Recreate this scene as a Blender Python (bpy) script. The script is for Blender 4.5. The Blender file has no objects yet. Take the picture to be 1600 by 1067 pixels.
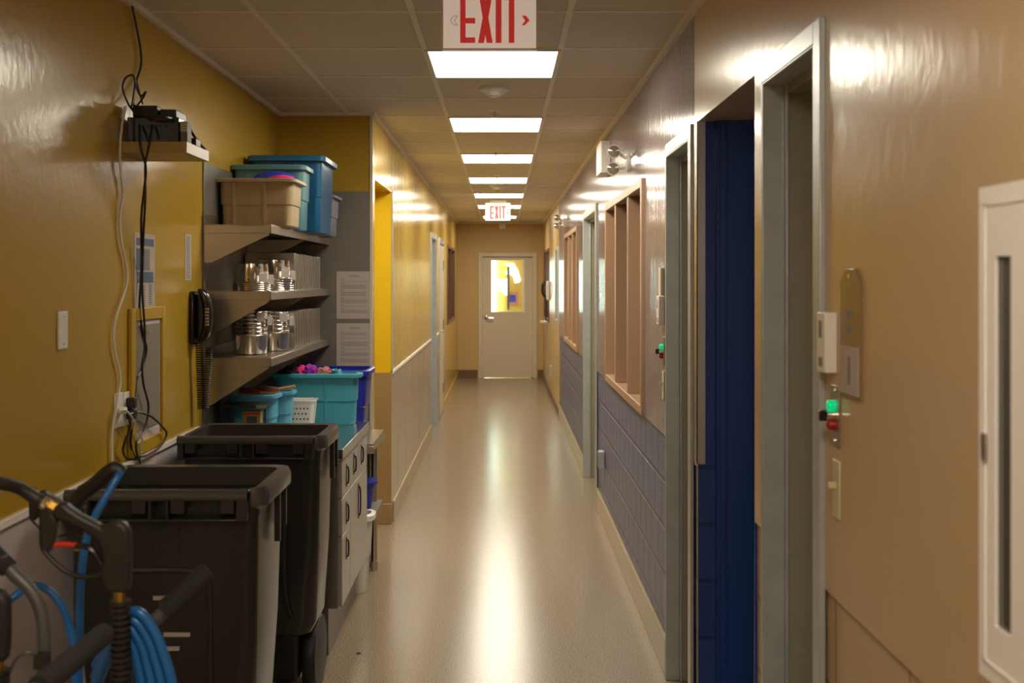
import bpy, bmesh, math, random
from mathutils import Vector, Matrix
random.seed(7)
C = bpy.context.scene.collection
SC = bpy.context.scene
# ---------------------------------------------------------------- camera, world, exposure
EYE, F = 1.66, 1645.0
VX, VY = 785.0, 438.0
cd = bpy.data.cameras.new('camera'); cam = bpy.data.objects.new('camera', cd); C.objects.link(cam)
cam.location = (0, 0, EYE); cam.rotation_euler = (math.pi/2, 0, 0)
cd.sensor_width = 36; cd.sensor_fit = 'HORIZONTAL'; cd.lens = F/1600*36
cd.shift_x = (800-VX)/1600; cd.shift_y = -(533.5-VY)/1600
cd.clip_start = .02; cd.clip_end = 80
cd.dof.use_dof = True; cd.dof.focus_distance = 5.2; cd.dof.aperture_fstop = 5.0
SC.camera = cam
w = bpy.data.worlds.new('world'); SC.world = w; w.use_nodes = True
w.node_tree.nodes['Background'].inputs[0].default_value = (.75, .85, 1, 1)
w.node_tree.nodes['Background'].inputs[1].default_value = .4
SC.view_settings.view_transform = 'Standard'; SC.view_settings.look = 'None'
SC.view_settings.gamma = 1; SC.view_settings.use_curve_mapping = False
SC.view_settings.exposure = 0.15
SC.cycles.use_denoising = True
SC.cycles.max_bounces = 10; SC.cycles.diffuse_bounces = 6; SC.cycles.glossy_bounces = 5
SC.cycles.sample_clamp_indirect = 6
LAMP = (1.0, .92, .74)          # warm fluorescent panels
LAMP_STRENGTH = 24
DAY = (.68, .98, 1.0)

# ---------------------------------------------------------------- geometry constants
XR, XL, XN = .69, -.757, -1.30       # corridor walls: right, left hall, left near (alcove side)
CZ = EYE + .976                     # ceiling
YB, YE = -3.0, 17.85                # behind the camera, end wall
YP = 6.12                           # alcove end wall
def P(x, y, d):                     # photo pixel at a known depth -> world
    return Vector(((x-VX)*d/F, d, EYE-(y-VY)*d/F))
def PL(x, y, off=.006, X=XN):       # a point on the left wall seen at a pixel
    d = -(X+off)*F/(VX-x) ; return P(x, y, d)
def PR(x, y, off=.006):
    d = (XR-off)*F/(x-VX); return P(x, y, d)

# ---------------------------------------------------------------- materials
def mat(name, col, rough=.5, metal=0, bump=0, bscale=(40, 40, 40), var=0, vscale=3, emit=None, es=0, trans=0, coat=0, spec=.5, detail=3, rvar=0, alpha=1):
    m = bpy.data.materials.new(name); m.use_nodes = True
    nt = m.node_tree; b = nt.nodes['Principled BSDF']; N = nt.nodes.new; L = nt.links.new
    b.inputs['Base Color'].default_value = (*col, 1)
    b.inputs['Roughness'].default_value = rough; b.inputs['Metallic'].default_value = metal
    b.inputs['Specular IOR Level'].default_value = spec
    b.inputs['Coat Weight'].default_value = coat; b.inputs['Coat Roughness'].default_value = .12
    b.inputs['Transmission Weight'].default_value = trans
    b.inputs['Alpha'].default_value = alpha
    if emit: b.inputs['Emission Color'].default_value = (*emit, 1); b.inputs['Emission Strength'].default_value = es
    g = None
    if bump or var or rvar:
        g = N('ShaderNodeNewGeometry')
    if bump:
        mp = N('ShaderNodeMapping'); mp.inputs['Scale'].default_value = bscale; L(g.outputs['Position'], mp.inputs['Vector'])
        n = N('ShaderNodeTexNoise'); n.inputs['Scale'].default_value = 1; n.inputs['Detail'].default_value = detail
        L(mp.outputs[0], n.inputs['Vector'])
        bp = N('ShaderNodeBump'); bp.inputs['Strength'].default_value = bump; bp.inputs['Distance'].default_value = .01
        L(n.outputs['Fac'], bp.inputs['Height']); L(bp.outputs[0], b.inputs['Normal'])
    if var:
        n2 = N('ShaderNodeTexNoise'); n2.inputs['Scale'].default_value = vscale; n2.inputs['Detail'].default_value = 5
        L(g.outputs['Position'], n2.inputs['Vector'])
        mx = N('ShaderNodeMix'); mx.data_type = 'RGBA'
        mx.inputs['A'].default_value = (*[c*(1-var) for c in col], 1); mx.inputs['B'].default_value = (*[min(1, c*(1+var)) for c in col], 1)
        L(n2.outputs['Fac'], mx.inputs['Factor']); L(mx.outputs['Result'], b.inputs['Base Color'])
    if rvar:
        n3 = N('ShaderNodeTexNoise'); n3.inputs['Scale'].default_value = vscale; n3.inputs['Detail'].default_value = 6
        L(g.outputs['Position'], n3.inputs['Vector'])
        mr = N('ShaderNodeMapRange'); mr.inputs['To Min'].default_value = rough-rvar; mr.inputs['To Max'].default_value = rough+rvar
        L(n3.outputs['Fac'], mr.inputs['Value']); L(mr.outputs[0], b.inputs['Roughness'])
    return m
def blocks(name, col, mortar, rough=.35, bw=.40, bh=.20, axis='Y', mort=.006, bump=.5, grain=.35):
    """painted masonry or tile: brick pattern plus a rough grain"""
    m = mat(name, col, rough); nt = m.node_tree; b = nt.nodes['Principled BSDF']; N = nt.nodes.new; L = nt.links.new
    g = N('ShaderNodeNewGeometry'); s = N('ShaderNodeSeparateXYZ'); c = N('ShaderNodeCombineXYZ')
    L(g.outputs['Position'], s.inputs[0]); L(s.outputs[axis], c.inputs['X']); L(s.outputs['Z'], c.inputs['Y'])
    t = N('ShaderNodeTexBrick'); t.inputs['Scale'].default_value = 1
    t.inputs['Brick Width'].default_value = bw; t.inputs['Row Height'].default_value = bh; t.inputs['Mortar Size'].default_value = mort
    t.inputs['Mortar Smooth'].default_value = .3
    t.inputs['Color1'].default_value = (*col, 1); t.inputs['Color2'].default_value = (*[k*.93 for k in col], 1); t.inputs['Mortar'].default_value = (*mortar, 1)
    L(c.outputs[0], t.inputs['Vector']); L(t.outputs['Color'], b.inputs['Base Color'])
    n = N('ShaderNodeTexNoise'); n.inputs['Scale'].default_value = 90; n.inputs['Detail'].default_value = 5; L(g.outputs['Position'], n.inputs['Vector'])
    ml = N('ShaderNodeMath'); ml.operation = 'MULTIPLY'; ml.inputs[1].default_value = grain; L(n.outputs['Fac'], ml.inputs[0])
    su = N('ShaderNodeMath'); su.operation = 'SUBTRACT'; L(ml.outputs[0], su.inputs[0]); L(t.outputs['Fac'], su.inputs[1])
    bp = N('ShaderNodeBump'); bp.inputs['Strength'].default_value = bump; bp.inputs['Distance'].default_value = .004
    L(su.outputs[0], bp.inputs['Height']); L(bp.outputs[0], b.inputs['Normal'])
    return m
VB = (14, 14, 1.6)    # vertical roller marks
M = {}
M['ochre'] = mat('ochre_enamel', (.47, .29, .028), .22, bump=.10, bscale=(34, 34, 26), detail=4, var=.05, vscale=1.5)
M['hall_yellow'] = mat('hall_yellow_enamel', (.58, .39, .08), .17, bump=.16, bscale=VB, detail=3, var=.04)
M['bright_yellow'] = mat('bright_yellow_paint', (.74, .50, .002), .5)
M['beige'] = mat('beige_enamel', (.60, .425, .24), .22, bump=.09, bscale=(34, 34, 20), detail=4, var=.05, vscale=1.5)
M['beige_far'] = mat('cream_enamel', (.56, .39, .17), .28, bump=.10, bscale=VB)
M['end_tan'] = mat('tan_paint', (.58, .40, .17), .5)
M['mauve'] = mat('mauve_grey_enamel', (.22, .175, .19), .15, bump=.22, bscale=(26, 26, 3), detail=4)
M['frp'] = mat('lilac_grey_panel', (.60, .53, .55), .4, var=.05)
M['hall_tile'] = blocks('hall_wall_tile', (.44, .35, .26), (.20, .15, .10), .25, .61, 1.1, 'Y', .008, .2, .1)
M['jamb_tile'] = mat('jamb_tile', (.34, .235, .11), .3)
M['block_slate'] = blocks('slate_blue_block', (.13, .145, .25), (.04, .04, .08), .36, .20, .20, 'Y', .010, 1.0, 1.0)
M['block_beige'] = blocks('beige_block', (.58, .41, .235), (.30, .20, .10), .35, .40, .20, 'Y', .005, .5, .3)
M['block_cream'] = blocks('cream_block', (.52, .37, .17), (.42, .29, .13), .35, .40, .20, 'Y', .005, .4, .2)
M['block_blue'] = blocks('blue_block', (.014, .055, .25), (.008, .03, .14), .3, .40, .20, 'X', .006, .9, .8)
M['blue'] = mat('royal_blue_enamel', (.010, .045, .25), .28, bump=.05, bscale=(30, 30, 4))
M['base_tile'] = blocks('beige_base_tile', (.46, .36, .21), (.34, .26, .15), .3, .15, .15, 'Y', .003, .3, .2)
M['base_brown'] = mat('brown_base', (.16, .095, .04), .4)
M['ceiling'] = mat('ceiling_tile', (.66, .60, .50), .92, bump=.15, bscale=(160, 160, 160), var=.05, vscale=25)
M['tbar'] = mat('white_grid', (.80, .74, .66), .5)
M['galv'] = mat('galvanized_steel', (.50, .54, .56), .36, .45, bump=.05, bscale=(20, 20, 20), var=.16, vscale=14)
M['galv_dark'] = mat('olive_steel', (.34, .32, .25), .40, .2, var=.08, vscale=8)
M['steel'] = mat('brushed_steel', (.50, .46, .41), .32, 1, bump=.05, bscale=(120, 6, 120), var=.08, vscale=6)
M['steel_dark'] = mat('steel_cladding', (.24, .22, .195), .40, .5, var=.15, vscale=3)
M['steel_top'] = mat('polished_steel_top', (.50, .55, .58), .22, 1)
M['mirror_steel'] = mat('polished_bowl_steel', (.90, .87, .83), .09, 1)
M['clip'] = mat('pale_clip_steel', (.62, .58, .54), .35, .5)
M['chrome'] = mat('chrome', (.75, .72, .68), .12, 1)
M['tanframe'] = mat('tan_window_frame', (.43, .27, .17), .33)
M['brownframe'] = mat('brown_window_frame', (.14, .065, .03), .4)
M['creamdoor'] = mat('cream_door_paint', (.66, .57, .43), .38)
M['white'] = mat('white_plastic', (.82, .78, .71), .4)
M['bright_white'] = mat('white_enamel', (.88, .83, .80), .35)
M['ivory'] = mat('ivory_plastic', (.60, .54, .33), .35)
M['paper'] = mat('paper', (.50, .42, .37), .7)
M['ink'] = mat('ink', (.09, .08, .08), .7)
M['inkgrey'] = mat('grey_ink', (.24, .21, .20), .7)
M['poster_blue'] = mat('poster_blue', (.07, .12, .20), .5)
M['black'] = mat('black_plastic', (.014, .013, .012), .35, var=.1, vscale=20)
M['black_gloss'] = mat('glossy_black_plastic', (.012, .011, .011), .18)
M['rubber'] = mat('black_rubber', (.014, .013, .012), .5, bump=.05, bscale=(300, 300, 300))
M['foam'] = mat('black_foam', (.016, .015, .014), .9, bump=.2, bscale=(400, 400, 400))
M['cart'] = mat('charcoal_cart_plastic', (.026, .024, .022), .30, bump=.03, bscale=(60, 60, 60), var=.15, vscale=9)
M['cart_rim'] = mat('paler_cart_rim_plastic', (.075, .070, .066), .24, var=.15, vscale=9)  # rim and handle bar paler and glossier than the cart body
M['tube'] = mat('grey_steel_tube', (.10, .10, .10), .45, .3)
M['brass'] = mat('brass', (.62, .36, .07), .28, 1)
M['red'] = mat('red_plastic', (.55, .03, .015), .4)
M['hose_blue'] = mat('blue_hose', (.010, .12, .38), .33)
M['tan_bin'] = mat('tan_tote_plastic', (.42, .31, .18), .42)
M['teal_bin'] = mat('slate_teal_plastic', (.10, .25, .29), .35)
M['blue_bin'] = mat('deep_blue_plastic', (.012, .115, .26), .32)
M['grey_bin'] = mat('blue_grey_plastic', (.15, .155, .20), .4)
M['aqua'] = mat('aqua_plastic', (.06, .33, .43), .33)
M['sky'] = mat('light_blue_plastic', (.11, .38, .55), .33)
M['royal'] = mat('royal_blue_plastic', (.018, .03, .34), .33)
M['pink'] = mat('pink_cloth', (.75, .03, .25), .7)
M['cobalt'] = mat('cobalt_cloth', (.02, .05, .50), .6)
M['purple'] = mat('purple_cloth', (.30, .01, .36), .8)
M['salmon'] = mat('salmon_cloth', (.50, .19, .17), .85)
M['dkcloth'] = mat('dark_cloth', (.03, .02, .04), .85)
M['wood'] = mat('pale_wood', (.50, .27, .12), .55)
M['bristle'] = mat('red_brown_bristle', (.20, .05, .025), .9, bump=1, bscale=(200, 200, 200))
M['exit_red'] = mat('exit_red', (.50, .02, .018), .45, emit=(1, .06, .05), es=.22)
M['exit_face'] = mat('exit_sign_face', (.80, .74, .68), .35, emit=(1, .82, .68), es=.30)
M['green_lamp'] = mat('green_lamp', (.0, .5, .2), .2, emit=(.0, 1, .35), es=.35)
M['red_lamp'] = mat('red_lamp', (.35, .01, .01), .2)
M['glass'] = mat('window_glass', (.75, .80, .80), .03, trans=1)
M['dark_glass'] = mat('dark_cabinet_glass', (.10, .085, .07), .12, spec=.6)
M['lens'] = mat('lamp_lens', (.55, .50, .42), .08, .6)
M['panel_light'] = mat('panel_light', (1, 1, 1), .5, emit=LAMP, es=LAMP_STRENGTH)
M['daylight'] = mat('daylight_pane', (1, 1, 1), .5, emit=DAY, es=32)
M['sun_patch'] = mat('sun_patch_glow', (1, 1, 1), .5, emit=(.78, 1, .86), es=1.0)  # emission painted as sun patches on the vestibule wall, not glass
M['product'] = mat('yellow_carton', (.45, .28, .08), .6)
M['leafbrown'] = mat('dry_brown_leaf', (.10, .05, .02), .8)
# floor: speckled polished resin
def floor_mat():
    m = mat('speckled_floor', (.36, .27, .185), .21, spec=.6); nt = m.node_tree; b = nt.nodes['Principled BSDF']; N = nt.nodes.new; L = nt.links.new
    g = N('ShaderNodeNewGeometry')
    n = N('ShaderNodeTexNoise'); n.inputs['Scale'].default_value = 170; n.inputs['Detail'].default_value = 3; L(g.outputs['Position'], n.inputs['Vector'])
    r = N('ShaderNodeValToRGB'); r.color_ramp.elements[0].position = .36; r.color_ramp.elements[0].color = (.13, .095, .065, 1)
    r.color_ramp.elements[1].position = .62; r.color_ramp.elements[1].color = (.40, .315, .225, 1); L(n.outputs['Fac'], r.inputs[0]); L(r.outputs[0], b.inputs['Base Color'])
    mp = N('ShaderNodeMapping'); mp.inputs['Scale'].default_value = (5, 4, 5); L(g.outputs['Position'], mp.inputs['Vector'])
    n3 = N('ShaderNodeTexNoise'); n3.inputs['Scale'].default_value = 1; L(mp.outputs[0], n3.inputs['Vector'])
    bp = N('ShaderNodeBump'); bp.inputs['Strength'].default_value = .03; bp.inputs['Distance'].default_value = .01; L(n3.outputs['Fac'], bp.inputs['Height']); L(bp.outputs[0], b.inputs['Normal'])
    return m
M['floor'] = floor_mat()

# ---------------------------------------------------------------- mesh helpers
class MB:
    def __init__(s): s.bm = bmesh.new()
    def box(s, a, b):
        a = Vector(a); b = Vector(b)
        lo = [min(a[i], b[i]) for i in range(3)]; hi = [max(a[i], b[i]) for i in range(3)]
        vs = [s.bm.verts.new((x, y, z)) for x in (lo[0], hi[0]) for y in (lo[1], hi[1]) for z in (lo[2], hi[2])]
        for f in ((0, 1, 3, 2), (4, 6, 7, 5), (0, 4, 5, 1), (2, 3, 7, 6), (0, 2, 6, 4), (1, 5, 7, 3)): s.bm.faces.new([vs[i] for i in f])
        return s
    def prism(s, pts, v):              # polygon (3-D points) pushed along v
        v = Vector(v); A = [s.bm.verts.new(p) for p in pts]; B = [s.bm.verts.new(Vector(p)+v) for p in pts]
        n = len(pts); s.bm.faces.new(A); s.bm.faces.new(B[::-1])
        for i in range(n): s.bm.faces.new((A[i], A[(i+1) % n], B[(i+1) % n], B[i]))
        return s
    def rings(s, R, cap0=True, cap1=True):
        V = [[s.bm.verts.new(p) for p in r] for r in R]
        for a, b in zip(V, V[1:]):
            n = len(a)
            for i in range(n): s.bm.faces.new((a[i], a[(i+1) % n], b[(i+1) % n], b[i]))
        if cap0: s.bm.faces.new(V[0][::-1])
        if cap1: s.bm.faces.new(V[-1])
        return s
    def tube(s, pts, r, n=10, smooth=0, caps=True):
        pts = [Vector(p) for p in pts]
        if smooth: pts = catmull(pts, smooth)
        rad = r if callable(r) else (lambda t: r)
        R = []; up = None
        for i, p in enumerate(pts):
            t = (pts[min(i+1, len(pts)-1)]-pts[max(i-1, 0)]).normalized()
            if up is None: up = Vector((0, 0, 1)) if abs(t.z) < .9 else Vector((1, 0, 0))
            a = t.cross(up).normalized(); up = a.cross(t).normalized()
            rr = rad(i/max(1, len(pts)-1))
            R.append([p+(a*math.cos(k*2*math.pi/n)+up*math.sin(k*2*math.pi/n))*rr for k in range(n)])
        return s.rings(R, caps, caps)
    def cyl(s, a, b, r, r2=None, n=24):
        r2 = r if r2 is None else r2
        return s.tube([a, b], lambda t: r+(r2-r)*t, n)
    def lathe(s, prof, c=(0, 0, 0), n=32, axis='Z', ang=None):
        c = Vector(c); R = []
        for r, h in prof:
            r = max(r, 1e-5)
            row = []
            for k in range(n):
                a = k*2*math.pi/n; u, v = r*math.cos(a), r*math.sin(a)
                p = {'Z': Vector((u, v, h)), 'Y': Vector((u, h, v)), 'X': Vector((h, u, v))}[axis]
                row.append(c+p)
            R.append(row)
        return s.rings(R, True, True)
    def loft(s, secs, n=5, cap0=True, cap1=True):   # (cx,cy,w,d,r,z) rounded rectangles
        R = []
        for cx, cy, w_, d_, r, z in secs:
            r = min(r, w_/2-.0005, d_/2-.0005); row = []
            for qx, qy, a0 in ((1, 1, 0), (-1, 1, 90), (-1, -1, 180), (1, -1, 270)):
                for k in range(n+1):
                    a = math.radians(a0+90*k/n)
                    row.append(Vector((cx+qx*(w_/2-r)+r*math.cos(a), cy+qy*(d_/2-r)+r*math.sin(a), z)))
            R.append(row)
        return s.rings(R, cap0, cap1)
    def ball(s, c, r, sx=1, sy=1, sz=1, sub=2, noise=0):
        m = Matrix.Translation(c) @ Matrix.Diagonal((sx, sy, sz, 1))
        res = bmesh.ops.create_icosphere(s.bm, subdivisions=sub, radius=r, matrix=m)
        if noise:
            for v in res['verts']: v.co += Vector([random.uniform(-noise, noise) for _ in range(3)])
        return s
    def build(s, name, m, parent=None, smooth=False, bevel=0, loc=(0, 0, 0), rot=None):
        bmesh.ops.recalc_face_normals(s.bm, faces=s.bm.faces)
        me = bpy.data.meshes.new(name); s.bm.to_mesh(me); s.bm.free()
        me.materials.append(M[m] if isinstance(m, str) else m)
        o = bpy.data.objects.new(name, me); C.objects.link(o); o.parent = parent; o.location = loc
        if rot: o.rotation_euler = rot
        if bevel:
            bv = o.modifiers.new('bevel', 'BEVEL'); bv.width = bevel; bv.segments = 2; bv.limit_method = 'ANGLE'; bv.angle_limit = .6
        if smooth or bevel:
            for p in me.polygons: p.use_smooth = True
            try: me.set_sharp_from_angle(angle=.7)
            except Exception: pass
        return o
def catmull(p, k):
    out = []
    q = [2*p[0]-p[1]]+list(p)+[2*p[-1]-p[-2]]
    for i in range(1, len(q)-2):
        for j in range(k):
            t = j/k; a, b, c, d = q[i-1], q[i], q[i+1], q[i+2]
            out.append(.5*((2*b)+(c-a)*t+(2*a-5*b+4*c-d)*t*t+(3*b-a-3*c+d)*t**3))
    out.append(p[-1]); return out
def tag(o, label, cat, group=None, kind=None):
    o['label'] = label; o['category'] = cat
    if group: o['group'] = group
    if kind: o['kind'] = kind
    return o
def thing(name, label, cat, loc=(0, 0, 0), rot=(0, 0, 0), group=None):
    o = bpy.data.objects.new(name, None); C.objects.link(o); o.location = loc; o.rotation_euler = rot
    return tag(o, label, cat, group)
def struct(o, label=None):
    o['kind'] = 'structure'
    if label: o['label'] = label; o['category'] = label.split()[-1] if False else 'building'
    return o
def dup(root, loc, label, rot=None, scale=None):
    def cp(o, par):
        c = o.copy(); C.objects.link(c); c.parent = par
        for ch in [k for k in o.children]: cp(ch, c)
        return c
    r = cp(root, None); r.location = loc; r['label'] = label
    if rot: r.rotation_euler = rot
    if scale: r.scale = scale
    return r
ORD = ['first', 'second', 'third', 'fourth', 'fifth', 'sixth', 'seventh', 'eighth', 'ninth', 'tenth', 'eleventh', 'twelfth']

# ================================================================ ROOM SHELL
def st(o, label, cat):
    o['kind'] = 'structure'; o['label'] = label; o['category'] = cat; return o
st(MB().box((-3.2, YB-.2, -.1), (2.4, 22.2, 0)).build('floor', 'floor'), 'polished speckled tan floor running down the corridor', 'floor')
ceil = st(MB().box((-3.2, YB-.2, CZ), (2.4, 22.2, CZ+.1)).build('ceiling', 'ceiling'), 'dropped ceiling of dull off-white tiles', 'ceiling')
def wall(name, side, y0, y1, z0, z1, holes, m, label, X=None, t=.22):
    """side +1 right / -1 left; holes (ya,yb,za,zb)"""
    X = X if X is not None else (XR if side > 0 else XL)
    ys = sorted({y0, y1, *[v for h in holes for v in h[:2] if y0 < v < y1]}); zs = sorted({z0, z1, *[v for h in holes for v in h[2:] if z0 < v < z1]})
    b = MB()
    for ya, yb in zip(ys, ys[1:]):
        run = None
        for za, zb in zip(zs, zs[1:]):
            cy, cz = (ya+yb)/2, (za+zb)/2
            if any(h[0] < cy < h[1] and h[2] < cz < h[3] for h in holes):
                if run: b.box((X, ya, run[0]), (X+side*t, yb, run[1])); run = None
                continue
            run = (run[0] if run else za, zb)
        if run: b.box((X, ya, run[0]), (X+side*t, yb, run[1]))
    return st(b.build(name, m), label, 'wall')
# openings in the right wall: (y0, y1, z0, z1)
DT = EYE+.515
OA = (2.30, 2.755, 0, DT); OB = (2.88, 3.72, 0, EYE+.561); OC = (3.85, 4.38, 0, DT); OD = (7.72, 8.87, 0, DT)
W1 = (5.13, 6.95, 1.0, 2.16); W2 = (9.65, 11.6, 1.0, 2.16); W3 = (12.98, 13.55, 1.12, 2.08); W4 = (15.5, 17.15, 1.04, 2.14)
RH = [OA, OB, OC, OD, W1, W2, W3, W4]
WZ = 1.0
wall('wall_right_near', 1, YB, 3.78, WZ, CZ, RH, 'beige', 'glossy beige wall panel nearest on the right side')
wall('wall_right_near_lower', 1, YB, 3.78, 0, WZ, RH, 'block_beige', 'beige painted block below the glossy beige panel', X=XR+.007, t=.21)
wall('wall_right', 1, 3.78, 12.8, WZ, CZ, RH, 'mauve', 'glossy mauve-grey wall panel above slate blue block')
wall('wall_right_lower', 1, 3.78, 12.8, 0, WZ, RH, 'block_slate', 'slate blue painted block wall below the windows', X=XR+.007, t=.21)
wall('wall_right_far', 1, 12.8, YE, 0, CZ, RH, 'beige_far', 'cream wall beyond the slate blue block')
# left side: near wall with alcove, cladding, hall wall
st(MB().box((XN, YB, 1.03), (XN-.2, YP+.12, CZ)).build('wall_left', 'ochre'), 'glossy ochre yellow wall above the lilac-grey panel', 'wall')
st(MB().box((XN, YB, 0), (XN-.2, YP+.12, 1.03)).build('wall_left_lower', 'frp'), 'lilac-grey washable panel below the ochre wall', 'wall')
st(MB().box((XN-.01, YB, 1.018), (XN+.012, 4.5, 1.036)).build('trim_1', 'bright_white'), 'white strip along the top of the lilac-grey panel', 'trim')
st(MB().box((XN, 4.56, .0), (XN+.008, YP, 2.175)).build('wall_left_cladding', 'steel_dark', bevel=.001), 'dull stainless sheet behind the wall shelves', 'wall')
st(MB().box((XN, YP, 0), (XL, YP+.12, CZ)).build('wall_alcove', 'ochre'), 'ochre end wall of the shelf alcove', 'wall')
st(MB().box((XN+.008, YP-.006, .0), (XL-.012, YP, 2.175)).build('wall_alcove_cladding', 'steel_dark'), 'dull stainless sheet on the alcove end wall', 'wall')
st(MB().box((XL-.012, YP-.012, 0), (XL+.004, YP-.0, CZ)).build('trim_2', 'creamdoor'), 'pale corner strip at the end of the alcove wall', 'trim')
LO = (YP+.12, 7.2, 0, EYE+.60); LD1 = (11.15, 11.95, 0, 2.12); LD2 = (12.55, 13.5, 0, 2.12); LW = (14.4, 16.5, 1.05, 2.15)
LH = [LO, LD1, LD2, LW]
wall('wall_left_hall', -1, YP+.12, 13.6, 1.03, CZ, LH, 'hall_yellow', 'shiny pale yellow hall wall above the beige tile')
wall('wall_left_hall_lower', -1, YP+.12, 13.6, 0, 1.03, LH, 'hall_tile', 'beige tiled lower half of the left hall wall', t=.215)
wall('wall_left_far', -1, 13.6, YE, 0, CZ, LH, 'hall_yellow', 'yellow wall panel beyond the two steel doors')
st(MB().box((XL-.01, 7.2, 1.02), (XL+.008, 11.1, 1.04)).box((XL-.01, 12.0, 1.02), (XL+.008, 12.5, 1.04)).build('trim_3', 'bright_white'), 'white strip on top of the hall tile', 'trim')
# jamb of the open doorway: bright yellow over tile
st(MB().box((XL-.006, 7.19, 1.03), (-3.1, 7.2, 2.26)).build('wall_passage', 'bright_yellow'), 'bright yellow wall seen through the open doorway', 'wall')
st(MB().box((XL+.0005, 7.175, 0), (-3.1, 7.188, 1.03)).build('wall_passage_lower', 'jamb_tile'), 'beige tile below the bright yellow doorway wall', 'wall')
st(MB().box((XL+.004, 7.162, 0), (-3.1, 7.175, .14)).build('baseboard_passage', 'jamb_tile', bevel=.004), 'tan cove base at the foot of the doorway', 'baseboard')
st(MB().box((XL+.006, 7.2, 2.27), (XL, 7.245, 1.03)).build('trim_4', 'galv'), 'steel edge strip beside the yellow doorway', 'trim')
st(MB().box((-3.1, YP+.12, 0), (-3.2, 7.3, CZ)).box((XN-.2, YP+.0, 0), (-3.2, YP+.12, CZ)).build('wall_passage_back', 'bright_yellow'), 'yellow back wall of the side passage', 'wall')
st(MB().box((XL-.22, 7.2, 0), (-3.1, 7.3, CZ)).build('wall_passage_side', 'bright_yellow'), 'yellow side wall of the passage', 'wall')
# end wall with the door opening, back wall
ED = (-.372, .548, 2.095)
b = MB().box((-1.1, YE, 0), (ED[0], YE+.15, CZ)).box((ED[1], YE, 0), (1.1, YE+.15, CZ)).box((ED[0], YE, ED[2]), (ED[1], YE+.15, CZ))
st(b.build('wall_end', 'end_tan'), 'tan end wall around the cream door', 'wall')
st(MB().box((-1.6, YB-.1, 0), (1.1, YB, CZ)).build('wall_back', 'beige'), 'beige wall behind the camera', 'wall')
# rooms behind the right wall and beyond the end door
st(MB().box((2.2, 4.0, 0), (2.3, 22, CZ)).box((XR+.22, 4.9, 0), (2.2, 5.0, CZ)).box((XR+.22, 17.9, 0), (2.2, 18, CZ)).build('wall_rooms', 'beige'), 'beige walls of the rooms behind the windows', 'wall')
st(MB().box((XR+.40, 2.7, 0), (XR+.48, 3.8, CZ)).build('wall_blue_recess', 'blue'), 'royal blue back of the deep doorway', 'wall')
st(MB().box((-1.6, 20.6, 0), (1.6, 20.7, CZ)).box((-1.6, YE+.15, 0), (-1.5, 20.6, CZ)).box((1.5, YE+.15, 0), (1.6, 20.6, CZ)).build('wall_vestibule', 'hall_yellow'), 'yellow vestibule walls seen through the end door glass', 'wall')
# bases
st(MB().box((XR-.008, 4.42, 0), (XR+.008, 7.68, .15)).box((XR-.008, 8.9, 0), (XR+.008, 12.8, .15)).build('baseboard_right', 'base_tile', bevel=.003), 'beige cove base below the slate blue block', 'baseboard')
st(MB().box((XR-.012, 12.8, 0), (XR, YE, .10)).build('baseboard_right_far', 'base_brown'), 'brown base at the far end of the right wall', 'baseboard')
st(MB().box((XL, 7.25, 0), (XL+.012, 11.1, .14)).build('baseboard_left', 'base_tile', bevel=.003), 'beige cove base below the left hall tile', 'baseboard')
st(MB().box((XL, 13.6, 0), (XL+.010, YE, .10)).build('baseboard_left_far', 'hall_yellow'), 'yellow painted base beyond the left doors', 'baseboard')
st(MB().box((XL, YE-.012, 0), (ED[0]-.05, YE, .145)).box((ED[1]+.05, YE-.012, 0), (XR, YE, .145)).build('baseboard_end', 'base_brown'), 'brown base on the end wall', 'baseboard')
# ceiling grid and wall angles
b = MB()
gx = [-.327+.571*i for i in range(-2, 2)]
for x in gx: b.box((x-.012, YB, CZ-.005), (x+.012, YE, CZ+.001))
for i in range(-11, 24):
    y = 4.42+.607*i
    b.box((XN if y < YP else XL, y-.010, CZ-.004), (XR, y+.010, CZ+.001))
g = b.build('grid', 'tbar', ceil)
b = MB().box((XN, YB, CZ-.022), (XN+.018, YP, CZ)).box((XL, YP, CZ-.022), (XL+.018, YE, CZ)).box((XR-.022, YB, CZ-.026), (XR, YE, CZ)).box((XN, YP-.016, CZ-.02), (XL, YP, CZ)).box((XL, YE-.02, CZ-.02), (XR, YE, CZ))
b.build('wall_angle', 'tbar', ceil)

# ---------------------------------------------------------------- ceiling light panels
LY = [-1.9, .12, 4.42, 6.25, 8.07, 9.89, 11.71, 13.53]
LLAB = ['ceiling light panel behind the camera, farther back', 'ceiling light panel just behind the camera',
        'large lit ceiling panel directly below the near exit sign', 'lit ceiling panel second nearest, just past the smoke detector',
        'lit ceiling panel third nearest, past the first sprinkler', 'lit ceiling panel fourth nearest in the corridor row',
        'lit ceiling panel fifth nearest, before the far exit sign', 'lit ceiling panel seen on both sides of the far exit sign',
        'smallest farthest lit ceiling panel right below the far exit sign']
def light_panel(y, lab, first=None, wd=.547, ln=.56):
    if first: return dup(first, (-.04, y+.303, CZ), lab)
    t = thing('ceiling_light', lab, 'ceiling light', (-.04, y+.303, CZ), group='ceiling light panels in a row')
    MB().box((-wd/2, -ln/2, -.0065), (wd/2, ln/2, -.0055)).build('diffuser', 'panel_light', t)
    b = MB()
    for s in (-1, 1):
        b.box((s*wd/2, -ln/2-.012, -.012), (s*(wd/2+.014), ln/2+.012, -.0002)); b.box((-wd/2, s*ln/2, -.012), (wd/2, s*(ln/2+.014), -.0002))
    b.build('frame', 'tbar', t)
    return t
first = light_panel(LY[0], LLAB[0])
for y, l in zip(LY[1:], LLAB[1:]): light_panel(y, l, first)
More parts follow.
